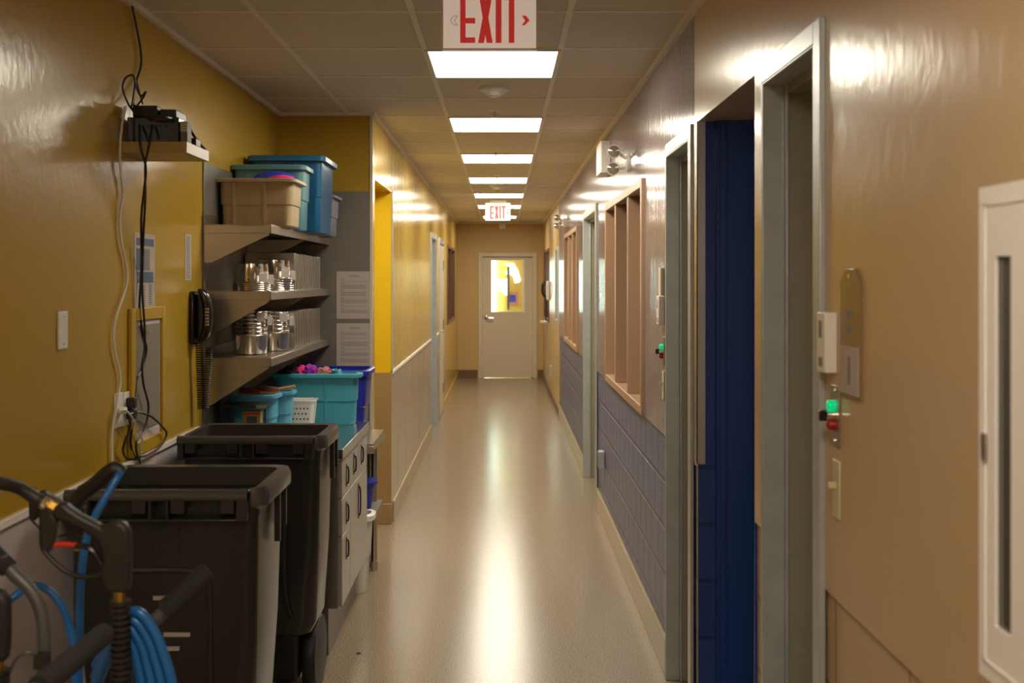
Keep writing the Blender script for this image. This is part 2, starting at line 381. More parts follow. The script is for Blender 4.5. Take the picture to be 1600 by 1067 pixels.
far = dup(first, (-.04, 16.1, CZ), LLAB[-1]); far.scale = (.9, 1, 1)
# side passage and vestibule lamps (give the yellow doorway its brightness)
t = thing('ceiling_light', 'ceiling lamp inside the bright yellow side passage', 'ceiling light', (-1.9, 6.7, CZ), group='ceiling light panels in a row')
MB().box((-.5, -.2, -.03), (.5, .2, -.005)).build('diffuser', mat('passage_light', (1, 1, 1), .5, emit=LAMP, es=9), t)

# ---------------------------------------------------------------- exit signs
def exit_sign(loc, lab):
    t = thing('exit_sign', lab, 'exit sign', loc, group='hanging exit signs'); k = .0004136
    T = lambda x, y: Vector(((x-895)*k, -.0165, (375-y)*k))
    MB().box((-.151, -.015, .002), (.151, .015, .215)).build('housing', 'exit_face', t, bevel=.003)
    b = MB()
    b.box((-.151, -.019, 0), (-.146, -.012, .216)).box((.146, -.019, 0), (.151, -.012, .216)).box((-.151, -.019, 0), (.151, -.012, .005)).box((-.151, -.019, .211), (.151, -.012, .216))
    b.build('face_frame', 'white', t)
    MB().box((-.10, -.02, .215), (.10, .02, .252)).build('canopy', 'white', t, bevel=.003)
    v = (0, -.002, 0); top = -47; b = MB()
    def pg(*pts): b.prism([T(*p) for p in pts], v)
    pg((670, top), (712, top), (712, 322), (670, 322))
    for y0, y1 in ((top, top+42), (132, 174), (280, 322)): pg((712, y0), (785, y0), (785, y1), (712, y1))
    b.build('letter_e', 'exit_red', t); b = MB()
    pg((812, top), (855, top), (918, 322), (872, 322)); pg((873, top), (916, top), (852, 322), (806, 322))
    b.build('letter_x', 'exit_red', t); b = MB()
    pg((940, top), (985, top), (985, 322), (940, 322)); b.build('letter_i', 'exit_red', t); b = MB()
    pg((1005, top), (1117, top), (1117, top+42), (1005, top+42)); pg((1040, top+42), (1083, top+42), (1083, 322), (1040, 322))
    b.build('letter_t', 'exit_red', t); b = MB()
    pg((1140, 115), (1172, 115), (1198, 152), (1165, 152)); pg((1165, 152), (1198, 152), (1160, 188), (1140, 188))
    b.build('arrow', 'exit_red', t); b = MB()
    for (x0, y0), (x1, y1) in (((650, 116), (620, 116)), ((620, 116), (594, 152)), ((594, 152), (628, 188)), ((628, 188), (650, 188)), ((650, 116), (626, 152)), ((626, 152), (650, 188))):
        b.tube([T(x0, y0), T(x1, y1)], .0007, 4)
    b.build('blank_arrow', 'inkgrey', t)
    return t
ex = exit_sign((-.040, 3.33, 2.385), 'large white exit sign with red letters hanging nearest the camera')
dup(ex, (-.055, 12.62, 2.375), 'small far exit sign hanging in front of the last light panels')

# ---------------------------------------------------------------- smoke detectors, sprinklers
def detector(loc, lab, first=None):
    if first: return dup(first, loc, lab)
    t = thing('smoke_detector', lab, 'smoke detector', loc, group='ceiling smoke detectors')
    MB().lathe([(0, 0), (.075, 0), (.077, -.006), (.074, -.014), (.06, -.018), (.04, -.036), (.022, -.046), (0, -.046)]).build('body', 'white', t, smooth=True)
    b = MB()
    for k in range(4): b.box((-.018+k*.010, -.026, -.045), (-.012+k*.010, -.014, -.037))
    b.build('vent', 'ink', t)
    MB().ball((0, -.052, -.022), .004).build('indicator_lamp', 'bright_white', t)
    return t
d0 = detector((-.042, 5.34, CZ), 'smoke detector on the ceiling between the two nearest lights')
detector((-.06, 10.8, CZ), 'smaller-looking smoke detector farther along the ceiling', d0)
def sprinkler(loc, lab, first=None):
    if first: return dup(first, loc, lab)
    t = thing('sprinkler', lab, 'sprinkler', loc, group='ceiling sprinkler heads')
    MB().lathe([(0, 0), (.033, 0), (.030, -.006), (.012, -.008), (0, -.008)]).build('escutcheon', 'white', t, smooth=True)
    MB().cyl((0, 0, -.006), (0, 0, -.04), .006).tube([(-.012, 0, -.018), (-.014, 0, -.032), (0, 0, -.044)], .002, 6).tube([(.012, 0, -.018), (.014, 0, -.032), (0, 0, -.044)], .002, 6).build('head', 'chrome', t, smooth=True)
    MB().lathe([(0, -.044), (.014, -.044), (.014, -.046), (0, -.046)]).build('deflector', 'chrome', t)
    return t
s0 = sprinkler((-.045, 6.02, CZ), 'sprinkler head just before the second nearest light panel')
for y, l in ((7.92, 'sprinkler head just before the third nearest light panel'), (9.72, 'sprinkler head before the fourth nearest light panel'), (11.2, 'sprinkler head behind the farther smoke detector')):
    sprinkler((-.05, y, CZ), l, s0)

# ================================================================ RIGHT WALL: doors, windows
def steel_door(n, o, lab, outward=+1, X=XR, side=1, leaf='galv_dark', fw=.05, recess=.14, frame='galv', leafopen=0):
    y0, y1, _, z1 = o; fr = .04; proud = .012
    t = bpy.data.objects.new('door_%d' % n, None); C.objects.link(t); t.location = (X, (y0+y1)/2, 0); st(t, lab, 'door')
    yc = (y0+y1)/2; s = side; b = MB()
    # face trims on the wall plane, proud of it
    b.box((-s*proud, y0-fw-yc, 0), (s*.001, y0-yc, z1+fw)); b.box((-s*proud, y1-yc, 0), (s*.001, y1+fw*.15-yc, z1+fw)); b.box((-s*proud, y0-yc, z1), (s*.001, y1-yc, z1+fw))
    # returns inside the opening
    b.box((-s*proud, y0-.001-yc, 0), (s*recess, y0+.004-yc, z1)); b.box((-s*proud, y1-.012-yc, 0), (s*.045, y1-yc, z1)); b.box((s*.045, y1-.03-yc, 0), (s*.052, y1-yc, z1)); b.box((-s*proud, y0-yc, z1-.006), (s*.05, y1-yc, z1))
    b.build('frame', frame, t, bevel=.002)
    b = MB().box((s*.052, y1-.022-yc, 0), (s*recess, y1-yc, z1)).box((s*.05, y0-yc, z1-.03), (s*recess, y1-yc, z1))
    b.build('stop', leaf, t, bevel=.002)
    MB().box((s*recess, y0-yc, 0), (s*(recess+.045), y1-yc, z1)).build('leaf', leaf, t, bevel=.002)
    return t
dA = steel_door(1, OA, 'nearest narrow steel framed doorway in the beige wall')
dC = steel_door(2, OC, 'steel framed doorway between blue recess and first tan window')
dD = steel_door(3, OD, 'steel framed doorway between the two tan windows', recess=.10)
for t, o in ((dA, OA), (dC, OC), (dD, OD)):
    yc = (o[0]+o[1])/2
    b = MB().box((-.02, 0, 0), (-.0, .03, .11)) if False else None
# deep blue recess
t = bpy.data.objects.new('door_4', None); C.objects.link(t); t.location = (XR, 3.72, 0); st(t, 'deep doorway with royal blue jamb and steel corner guard', 'door')
MB().box((.062, -.022, 0), (.40, 0, OB[3])).build('jamb', 'blue', t, bevel=.002)
MB().box((.062, -.026, 0), (.074, -.020, OB[3])).box((.094, -.028, 0), (.10, -.02, OB[3])).box((.19, -.03, 0), (.20, -.02, OB[3])).build('jamb_bead', 'blue', t, bevel=.002)
MB().box((.0, -.008, 0), (.062, 0, 1.012)).build('block_return', 'block_blue', t)
MB().box((-.004, -.010, 1.012), (.026, -.0, OB[3])).box((-.004, -.01, 1.012), (-.0005, .05, OB[3])).build('corner_guard', 'steel', t, bevel=.001)
MB().box((.026, -.008, 1.012), (.062, 0, OB[3])).build('upper_return', 'blue', t)
MB().box((.0, -.84, 0), (.012, -.836, WZ)).build('near_edge', 'blue', t)
# soffit is the wall's own

def window(n, o, lab, mull, frame='tanframe', fw=.045, X=XR, side=1, depth=.11, vis=True):
    y0, y1, z0, z1 = o; yc = (y0+y1)/2; s = side
    t = bpy.data.objects.new('window_%d' % n, None); C.objects.link(t); t.location = (X, yc, 0); st(t, lab, 'window')
    b = MB(); pr = .014
    b.box((-s*pr, y0-yc, z0), (s*depth, y0+fw-yc, z1)).box((-s*pr, y1-fw-yc, z0), (s*depth, y1-yc, z1)).box((-s*pr, y0+fw-yc, z1-fw), (s*depth, y1-fw-yc, z1)).box((-s*pr, y0+fw-yc, z0), (s*depth, y1-fw-yc, z0+fw))
    b.build('window_frame', frame, t, bevel=.003)
    edges = [y0+fw]+list(mull)+[y1-fw]
    for m_ in mull: MB().box((-s*pr*.6, m_-.028-yc, z0+fw), (s*depth, m_+.028-yc, z1-fw)).build('mullion', frame, t, bevel=.003)
    for a, c in zip(edges, edges[1:]):
        MB().box((s*(depth-.03), a-yc, z0+fw), (s*(depth-.024), c-yc, z1-fw)).build('pane', 'glass', t)
        MB().box((s*(depth-.045), a+.0-yc, z0+fw), (s*(depth-.03), a+.02-yc, z1-fw)).box((s*(depth-.045), c-.048-yc, z0+fw), (s*(depth-.03), c-.028-yc, z1-fw)).build('stop', frame, t)
    return t
window(1, W1, 'near tan framed window with three tall lights', (5.74, 6.37))
window(2, W2, 'second tan framed window farther along the right wall', (10.3, 10.95))
window(3, W3, 'narrow grey framed window on the cream far wall', (), 'galv')
window(4, W4, 'brown framed window behind the white far telephone', (16.3,), 'brownframe')
window(5, LW, 'dark brown framed window at the far end of the left wall', (15.4,), 'brownframe', X=XL, side=-1)
# left doors
steel_door(5, LD1, 'steel door frame midway along the left hall wall', X=XL, side=-1, leaf='galv_dark', recess=.12)
t = steel_door(6, LD2, 'pale door standing slightly ajar in the far left hall wall', X=XL, side=-1, leaf='creamdoor', recess=.14)
for ch in list(t.children):
    if ch.name.startswith('leaf'): bpy.data.objects.remove(ch)
lf = MB().box((0, -.90, .01), (.04, 0, 2.09)).build('leaf', 'creamdoor', t, bevel=.002, loc=(-.035, .45, 0))
for z in (.3, 1.1, 1.85): MB().box((.04, -.13, z-.06), (.046, -.02, z+.06)).build('hinge', 'poster_blue', lf)
MB().cyl((.04, -.80, 1.05), (.09, -.80, 1.05), .012).cyl((.085, -.80, 1.05), (.085, -.68, 1.05), .009).build('lever', 'chrome', lf, smooth=True)
MB().box((-.04, -.90, .9), (-.001, -.88, 1.0)).build('latch', 'chrome', lf)
st(MB().box((XL-.22, 11.0, 0), (XL-.3, 17.2, CZ)).build('wall_left_rooms', 'beige'), 'dim wall behind the left doors', 'wall')

# end door
ex0, ex1, ez = ED
t = bpy.data.objects.new('door_7', None); C.objects.link(t); t.location = ((ex0+ex1)/2, YE, 0); st(t, 'cream end door with glass light and lever handle', 'door')
hw = (ex1-ex0)/2
MB().box((-hw-.035, -.02, 0), (-hw+.035, .12, ez+.035)).box((hw-.035, -.02, 0), (hw+.035, .12, ez+.035)).box((-hw+.035, -.02, ez-.035), (hw-.035, .12, ez+.035)).build('frame', 'creamdoor', t, bevel=.004)
xa, xb, za, zb = (768-VX)*YE/F-t.location.x, (817-VX)*YE/F-t.location.x, EYE-(487-VY)*YE/F, EYE-(407-VY)*YE/F
lw = hw-.036
b = MB().box((-lw, .03, .012), (xa, .075, ez-.04)).box((xb, .03, .012), (lw, .075, ez-.04)).box((xa, .03, .012), (xb, .075, za)).box((xa, .03, zb), (xb, .075, ez-.04))
lf = b.build('leaf', 'creamdoor', t)
b = MB()
for (p, q) in (((xa-.014, za-.014), (xa, zb+.014)), ((xb, za-.014), (xb+.03, zb+.014)), ((xa, za-.014), (xb, za)), ((xa, zb), (xb, zb+.014))): b.box((p[0], .02, p[1]), (q[0], .03, q[1]))
MB().box((-hw+.03, .078, 0), (-hw+.06, .12, ez-.03)).box((hw-.06, .078, 0), (hw-.03, .12, ez-.03)).box((-hw+.03, .078, ez-.06), (hw-.03, .12, ez-.03)).build('door_stop', 'creamdoor', t)
b.build('glazing_bead', 'bright_white', lf)
MB().box((xa, .045, za), (xb, .052, zb)).build('pane', 'glass', lf)
hx = (760-VX)*YE/F-t.location.x; hz = EYE-(496-VY)*YE/F
MB().lathe([(0, .03), (.038, .03), (.038, .018), (.03, .012), (0, .012)], (hx, 0, hz), axis='Y').cyl((hx, .02, hz), (hx, -.035, hz), .012).tube([(hx, -.035, hz), (hx+.05, -.04, hz-.006), (hx+.12, -.035, hz-.008)], .011, 8, 4).build('lever_handle', 'chrome', lf, smooth=True)
MB().box((-lw-.03, .01, hz-.04), (-lw+.004, .032, hz+.04)).build('strike', 'ink', t)
for z in (.3, 1.1, 1.85): MB().cyl((lw+.004, .022, z-.05), (lw+.004, .022, z+.05), .008).build('hinge', 'galv', t)
tag(MB().box((-.055, -.03, -.05), (.055, 0, .05)).build('wall_sensor', 'white', loc=((785-VX)*YE/F, YE, EYE-(353-VY)*YE/F), bevel=.005), 'small cream sensor box on the end wall above the door', 'sensor')
# vestibule seen through the glass
st(MB().box((-.62, 20.52, .7), (-.135, 20.59, 2.45)).build('window_6', 'daylight'), 'bright daylight strip window beyond the end door', 'window')
D = 19.6
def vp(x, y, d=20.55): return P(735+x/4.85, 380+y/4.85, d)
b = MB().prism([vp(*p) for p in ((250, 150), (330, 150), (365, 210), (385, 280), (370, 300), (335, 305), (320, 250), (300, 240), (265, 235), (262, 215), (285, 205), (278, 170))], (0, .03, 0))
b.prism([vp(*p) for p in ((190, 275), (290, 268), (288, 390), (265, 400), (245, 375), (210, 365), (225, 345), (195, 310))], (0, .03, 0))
tag(b.build('painted_sun_patch', 'sun_patch'), 'ragged glowing shapes painting sun patches beyond the end door', 'painted sun patch')  # glowing ragged shapes stand in for sun patches and reflections
tag(MB().box((-.02, -.02, -.42), (.02, .02, .42)).build('door_closer_bar', 'ink', loc=vp(288, 340, 20.5)), 'dark vertical bar behind the end door glass', 'bar')
o = thing('wall_notice', 'small purple and blue notice low behind the end door glass', 'notice', vp(320, 418, 20.59))
MB().box((-.11, -.012, -.13), (.11, 0, .13)).build('board', 'salmon', o)
MB().box((-.06, -.016, -.07), (.06, -.012, .07)).build('print', 'cobalt', o)
# skylight lamp of the vestibule
tl = thing('ceiling_light', 'ceiling lamp of the vestibule beyond the end door', 'ceiling light', (0, 19.2, CZ), group='ceiling light panels in a row')
MB().box((-.3, -.3, -.03), (.3, .3, -.005)).build('diffuser', 'panel_light', tl)

# ---------------------------------------------------------------- right wall controls
def control_box(y, z, lab, h=.125, d=.026, first=None):
    if first: return dup(first, (XR, y, z), lab)
    t = thing('wall_control_box', lab, 'control box', (XR, y, z), group='white control boxes beside doorways')
    MB().box((-d, -.022, -h/2), (0, .036, h/2)).build('case', 'white', t, bevel=.003)
    MB().box((-d-.001, -.004, -h*.40), (-d+.002, .018, -h*.25)).build('label_window', 'inkgrey', t)
    MB().box((-d-.001, 0, .01), (-d+.002, .018, .045)).build('display_window', 'inkgrey', t)
    return t
c0 = control_box(2.19, EYE-(535-VY)*2.19/F, 'white control box above the near key switch')
c0['label'] = 'white control box above the key switch on the beige wall'
def key_switch(y, z, lab, first=None):
    if first: return dup(first, (XR, y, z), lab)
    t = thing('key_switch', lab, 'key switch', (XR, y, z), group='lit key switches beside doorways')
    MB().box((-.004, -.028, -.062), (0, .028, .062)).build('plate', 'steel', t, bevel=.001)
    MB().cyl((0, 0, .020), (-.014, 0, .020), .012).ball((-.014, 0, .020), .012, .6).build('green_lamp', 'green_lamp', t, smooth=True)
    MB().cyl((0, 0, -.020), (-.014, 0, -.020), .011).ball((-.014, 0, -.020), .011, .6).build('red_lamp', 'red_lamp', t, smooth=True)
    k = MB().cyl((0, 0, 0), (-.022, 0, 0), .011).build('barrel', 'chrome', t, smooth=True)
    MB().box((-.036, -.006, -.011), (-.020, .006, .011)).build('knob', 'black_gloss', k, bevel=.002)
    MB().cyl((0, 0, .052), (-.006, 0, .052), .004).cyl((0, 0, -.052), (-.006, 0, -.052), .004).build('screw', 'chrome', t)
    return t
k0 = key_switch(2.175, EYE-(649-VY)*2.175/F, 'steel key switch with green lamp beside the nearest doorway')
def toggle(y, z, lab, first=None):
    if first: return dup(first, (XR, y, z), lab)
    t = thing('light_switch', lab, 'light switch', (XR, y, z), group='ivory light switches beside doorways')
    MB().box((-.005, -.022, -.060), (0, .022, .060)).build('plate', 'ivory', t, bevel=.002)
    MB().box((-.020, -.004, .002), (-.004, .004, .014)).build('lever', 'ivory', t, bevel=.001)
    return t
w0 = toggle(2.165, EYE-(764-VY)*2.165/F, 'ivory toggle switch low beside the nearest doorway')
Y2 = 4.50
control_box(Y2, EYE-(485-VY)*Y2/F, 'white control box above key switch between blue recess and window', first=c0)
o = tag(MB().box((-.016, -.03, -.09), (0, .03, .06)).build('wall_speaker_plate', 'creamdoor', loc=(XR, Y2+.02, EYE-(455-VY)*Y2/F+.04), bevel=.002), 'narrow cream cover plate above the farther control box', 'cover plate')
key_switch(Y2, EYE-(549-VY)*Y2/F, 'steel key switch with green lamp just left of the second steel doorway', k0)
toggle(Y2, EYE-(602-VY)*Y2/F, 'ivory toggle switch below the farther key switch', w0)
# pointed placard
t = thing('door_placard', 'pointed clear placard with a paper card on the beige wall', 'placard', (XR, 2.075, 1.555))
ya, yb = -.058, .058
MB().prism([(-.006, ya, -.125), (-.006, yb, -.125), (-.006, yb, .105), (-.006, yb-.03, .128), (-.006, ya+.03, .128), (-.006, ya, .105)], (.006, 0, 0)).build('backing', mat('bronze_acrylic', (.26, .17, .08), .2), t, bevel=.001)
MB().box((-.0075, ya+.004, -.12), (-.006, yb-.004, -.025)).build('card', 'paper', t)
MB().box((-.0082, -.008, -.10), (-.0074, .004, -.045)).build('print', 'inkgrey', t)
MB().box((-.0072, -.015, .03), (-.006, .015, .045)).box((-.0072, -.012, .0), (-.006, .012, .018)).build('lettering', 'inkgrey', t)
MB().cyl((-.006, 0, .113), (-.008, 0, .113), .004).build('screw', 'chrome', t)
# conduit boxes low on the wall
o = thing('electrical_outlet', 'steel outlet box low on the slate blue block', 'outlet', (XR, 7.17, EYE-(718-VY)*7.17/F)); o['group'] = 'outlets low on the right wall'
MB().box((-.035, -.04, -.06), (0, .04, .06)).build('box', 'galv', o, bevel=.003)
MB().box((-.038, -.034, -.053), (-.035, .034, .053)).build('cover', 'steel', o, bevel=.001)
dup(o, (XR, 14.6, EYE-(578-VY)*14.6/F), 'small dark outlet low on the cream far wall')
# fire cabinet
t = thing('wall_cabinet', 'white metal wall cabinet with narrow glass door strip at right edge', 'cabinet', (XR, 1.17, 1.15))
y0, y1 = -.27, .20
X0 = -.07
MB().box((-.066, y0, 0), (0, y1, .012)).box((-.066, y0, .618), (0, y1, .63)).box((-.066, y0, 0), (0, y0+.012, .63)).box((-.066, y1-.012, 0), (0, y1, .63)).box((-.004, y0, 0), (0, y1, .63)).build('carcass', 'bright_white', t, bevel=.003)
sa, sb, sz0, sz1 = 1.284-1.17, 1.325-1.17, 1.225-1.15, 1.69-1.15
f = MB().box((X0, sb, 0), (-.066, y1, .63)).box((X0, y0, 0), (-.066, sa, .63)).box((X0, sa, 0), (-.066, sb, sz0)).box((X0, sa, sz1), (-.066, sb, .63)).build('door', 'bright_white', t)
b = MB()
for (p, q) in (((y0+.015, .02), (y0+.02, .61)), ((y1-.02, .02), (y1-.015, .61)), ((y0+.015, .605), (y1-.015, .61)), ((y0+.015, .02), (y1-.015, .025))): b.box((X0-.0015, *p), (X0, *q))
b.build('raised_border', 'bright_white', f)
MB().box((X0+.005, sa-.002, sz0-.002), (X0+.008, sb+.002, sz1+.002)).build('pane', 'dark_glass', f)
MB().box((X0-.005, sb+.018, .28), (X0, sb+.03, .315)).build('latch', 'steel', f, bevel=.001)
for z in (.475, .38, .255): MB().box((X0+.009, sa, z), (-.005, sb, z+.006)).build('inner_shelf', 'white', t)
b = MB().box((-.055, sa+.002, .262), (-.012, sb-.002, .32))
b.build('wire_basket', 'white', t)
b = MB()
for i in range(4):
    for j in range(4): b.box((-.0562, sa+.005+j*.009, .270+i*.012), (-.0548, sa+.010+j*.009, .276+i*.012))
b.build('basket_hole', 'ink', t)
MB().box((-.05, sa+.006, .482), (-.02, sa+.026, .53)).build('carton', 'frp', t)

# emergency lights
t = thing('emergency_light', 'twin-head emergency lamp above the near tan window', 'emergency light', (XR, 5.75, 2.305), group='twin-head emergency lights')
MB().lathe([(.055, 0), (.05, -.012), (.02, -.02), (0, -.02)], axis='X').build('mount_plate', 'white', t, smooth=True)
for nm, sz, dy in (('head', 1, -.01), ('head', -1, .03)):
    c = Vector((-.085, dy, .055 if sz > 0 else -.035))
    h = MB().tube([(-.015, 0, sz*.02), (-.03, dy*.5, sz*.03), c+Vector((.02, 0, -.0))], .009, 8, 4).lathe([(.012, .035), (.030, .02), (.037, -.01), (.037, -.028), (.030, -.028), (0, -.022)] , c, axis='Y').build(nm, 'white', t, smooth=True)
    MB().lathe([(0, -.029), (.030, -.029), (.031, -.031), (0, -.040)], c, axis='Y').build('lens', 'lens', h, smooth=True)
dup(t, (XR, 11.7, 2.30), 'twin-head emergency lamp farther along, above the second tan window')
t = thing('emergency_battery_box', 'white battery box high on the wall beside the near emergency lamp', 'battery box', (XR, 6.7, 2.445))
MB().box((-.062, 0, -.10), (0, .30, .105)).build('case', 'white', t, bevel=.004)
MB().box((-.066, .004, -.097), (-.062, .296, .102)).build('cover', 'bright_white', t, bevel=.002)
# far phone on the right wall
t = thing('wall_phone', 'white wall telephone with black handset on the far right wall', 'telephone', (XR, 15.35, 1.52))
MB().box((-.05, -.07, -.15), (0, .09, .13)).build('base', 'white', t, bevel=.02)
MB().tube([(-.07, -.05, .12), (-.10, -.05, .07), (-.105, -.05, -.03), (-.07, -.05, -.10)], .022, 8, 5).build('handset', 'black', t, smooth=True)
MB().tube([(-.06, -.05, -.10), (-.05, -.04, -.30), (-.055, -.03, -.45)], .007, 6, 4).build('cord', 'black', t)
o = tag(MB().box((-.10, -.25, -.012), (0, .25, .012)).build('wall_ledge', 'white', loc=(XR, 16.3, 1.02)), 'pale ledge below the brown window on the right', 'ledge')

# ================================================================ LEFT NEAR WALL
t = thing('cover_plate', 'blank ivory cover plate alone on the ochre wall', 'cover plate', (XN, 3.105, EYE-(516-VY)*3.105/F))
MB().box((0, -.033, -.056), (.006, .033, .056)).build('plate', 'white', t, bevel=.003)
MB().cyl((.006, 0, .04), (.007, 0, .04), .003).cyl((.006, 0, -.04), (.007, 0, -.04), .003).build('screw', 'chrome', t)
# equipment shelf
SZ = EYE+(VY-221)*3.58/F
t = thing('wall_shelf', 'small pale shelf on the ochre wall carrying black electronics', 'shelf', (XN, 3.58, SZ))
MB().box((0, 0, -.038), (.225, .27, 0)).build('board', mat('ochre_laminate', (.46, .33, .13), .4), t, bevel=.001)
MB().box((.2235, .002, -.037), (.2265, .269, -.001)).build('edge_band', 'bright_white', t)
def on_shelf(name, lab, cat, a, b_, m, extra=None, bev=.004):
    o = thing(name, lab, cat, (XN, 3.58, SZ))
    MB().box((a[0], a[1], a[2]), b_).build('case', m, o, bevel=bev)
    if extra: extra(o)
    return o
def ups(o):
    b = MB()
    for i in range(5): b.box((.055+.022*i, .0285, .052), (.067+.022*i, .0300, .06))
    b.box((.09, .0285, .072), (.12, .03, .076)); b.build('socket_row', 'ink', o)
    MB().box((.085, .0285, .008), (.15, .03, .0105)).build('lettering', 'inkgrey', o)
on_shelf('power_supply', 'larger glossy black power box lying on the small wall shelf', 'electronics', (.012, .03, .0005), (.19, .17, .088), 'black_gloss', ups)
def sw(o):
    MB().box((.0675, .040, .092), (.11, .0405, .10)).build('panel', 'inkgrey', o)
on_shelf('network_switch', 'small black network box on top of the power box', 'electronics', (.030, .032, .0885), (.115, .11, .128), 'black', sw)
on_shelf('router', 'thin bluish black router lying behind on the power box', 'electronics', (.118, .05, .0885), (.175, .17, .118), mat('blue_black_plastic', (.02, .022, .035), .3))
def fins(o):
    b = MB()
    for i in range(6): b.box((.193, .038, .040+.006*i), (.2165, .0395, .043+.006*i))
    b.build('fins', 'white', o)
on_shelf('power_adapter', 'grey ribbed adapter beside the black power box', 'adapter', (.1925, .04, .0005), (.2165, .09, .075), mat('adapter_grey', (.16, .15, .14), .5), fins, .002)
o = on_shelf('power_plug_pack', 'small black plug pack at the shelf corner', 'adapter', (.185, .13, .0005), (.22, .19, .03), 'black')
# cables
def cable(name, pts, r, m, lab, k=6, cat='cable', grp=None):
    o = MB().tube([Vector(p) for p in pts], r, 6, k).build(name, m, smooth=True); return tag(o, lab, cat, grp)
S = lambda x, y, d: P(x, y, d)
cable('cable', [PL(197, -30, .012), PL(213, 40, .012), PL(221, 95, .012), PL(212, 130, .012), PL(208, 160, .03), S(212, 166, 3.60)], .0042, 'black', 'black cable dropping from the ceiling to the wall shelf')
cable('cable', [S(202, 166, 3.58), S(192, 140, 3.565), S(196, 122, 3.57), S(208, 118, 3.59), S(213, 135, 3.60), S(220, 150, 3.60), S(228, 143, 3.60), S(222, 155, 3.60), S(214, 165, 3.60)], .0034, 'black', 'looped black cable bunched above the network box')
cable('cable', [S(206, 166, 3.59), S(210, 140, 3.60), S(212, 125, 3.61), S(218, 145, 3.61), S(223, 163, 3.60)], .003, 'black', 'thin black cable loop behind the bunched loop')
cable('cable', [S(203, 166, 3.57), S(212, 176, 3.55), S(228, 181, 3.55), S(255, 183, 3.56), S(272, 186, 3.62)], .0045, 'black', 'thick dark cable lying across the power box', cat='cable')
cable('cable', [S(284, 190, 3.66), S(292, 195, 3.72), S(303, 212, 3.76), S(312, 225, 3.80), S(320, 233, 3.83)], .005, 'black', 'black cable hanging off the shelf corner')
y_ = 3.565
cable('cable', [S(218, 195, y_+.03), S(218, 215, y_), S(221, 235, y_-.005), S(228, 262, 3.60), S(225, 300, 3.63), S(221, 340, 3.66), PL(221, 420, .015), PL(218, 480, .012), PL(223, 520, .012), PL(229, 545, .012), PL(222, 575, .012), PL(212, 600, .012), PL(209, 650, .012), PL(204, 690, .012), PL(210, 712, .012), PL(218, 718, .012)], .0042, 'black', 'long black cord from the power box to the wall outlet, hanging on the left strand')
cable('cable', [S(238, 195, y_+.03), S(235, 215, y_), S(231, 235, y_-.005), S(227, 262, 3.61), S(227, 310, 3.66), S(224, 370, 3.70), PL(222, 450, .026), PL(226, 510, .026), PL(226, 545, .026), PL(222, 570, .026), PL(224, 600, .026), PL(232, 635, .026), PL(226, 670, .026), PL(214, 690, .026), PL(213, 705, .026), PL(219, 724, .015)], .0042, 'black', 'long black cord crossing the grey access panel, hanging on the right strand')
cable('cable', [PL(203, 647, .03), PL(215, 644, .03), PL(235, 650, .03), PL(255, 668, .03), PL(260, 680, .03), PL(250, 698, .03), PL(232, 710, .026), PL(219, 714, .015)], .004, 'black', 'black cord looping wide right of the wall outlet')
cable('cable', [PL(202, 650, .03), PL(203, 670, .03), PL(195, 690, .026), PL(192, 705, .015), PL(198, 716, .012), PL(212, 717, .012)], .004, 'black', 'black cord looping narrowly below the wall outlet')
cable('cable', [S(196, 166, 3.57), S(190, 200, 3.55), PL(187, 250, .012), PL(192, 300, .01), PL(187, 340, .01), PL(190, 380, .01), PL(198, 420, .01), PL(196, 450, .01), PL(180, 500, .01), PL(178, 540, .01), PL(188, 590, .01), PL(183, 625, .012), PL(175, 680, .01), PL(176, 735, .01)], .0042, 'white', 'long white cable hanging down the ochre wall', cat='cable')
cable('cable', [PL(186, 641, .03), PL(195, 641, .035), PL(205, 650, .035), PL(214, 668, .03), PL(222, 688, .026), PL(220, 708, .015)], .0038, 'white', 'short white cord arching from the left outlet')
# outlets on the left wall
t = thing('electrical_outlet', 'white wall outlet nearer the camera with white plug', 'outlet', (XN, 3.555, EYE-(641-VY)*3.555/F), group='outlets on the ochre wall')
MB().box((0, -.036, -.058), (.006, .036, .058)).build('plate', 'white', t, bevel=.002)
MB().box((.006, -.012, -.012), (.03, .012, .010)).build('plug', 'white', t, bevel=.003)
t = thing('electrical_outlet', 'white wall outlet beside the yellow frame with black plugs', 'outlet', (XN, 3.635, EYE-(638-VY)*3.635/F), group='outlets on the ochre wall')
MB().box((0, -.036, -.058), (.006, .036, .058)).build('plate', 'white', t, bevel=.002)
MB().box((.006, -.016, .002), (.035, .016, .038)).build('plug', 'black', t, bevel=.004)
MB().box((.006, -.016, -.036), (.035, .016, -.002)).build('plug', 'black', t, bevel=.004)
# poster
def sheet(name, lab, cat, Xp, ya, yb, za, zb, mm='paper', th=.0015):
    o = thing(name, lab, cat, (Xp, (ya+yb)/2, (za+zb)/2)); MB().box((0, ya-(ya+yb)/2, za-(za+zb)/2), (th, yb-(ya+yb)/2, zb-(za+zb)/2)).build('sheet', mm, o); return o
z0 = EYE-(480-VY)*3.82/F; z1 = EYE-(365-VY)*3.82/F
t = sheet('poster', 'printed paper poster with blue blocks behind the hanging cords', 'poster', XN, 3.715, 3.935, z0, z1)
H = (z1-z0)/2
MB().box((.0015, -.09, H-.045), (.0022, .095, H-.018)).build('header_band', 'poster_blue', t)
MB().box((.0015, -.09, .0), (.0022, -.005, H-.055)).build('photo_block', 'poster_blue', t)
MB().box((.0015, .0, .0), (.0022, .05, H-.055)).build('text_block', 'inkgrey', t)
MB().prism([(.0015, -.085, -.045), (.0015, .09, -.045), (.0015, .09, -.005), (.0015, -.085, -.005), (.0015, -.07, -.025)], (.0008, 0, 0)).build('ribbon', 'poster_blue', t)
b = MB()
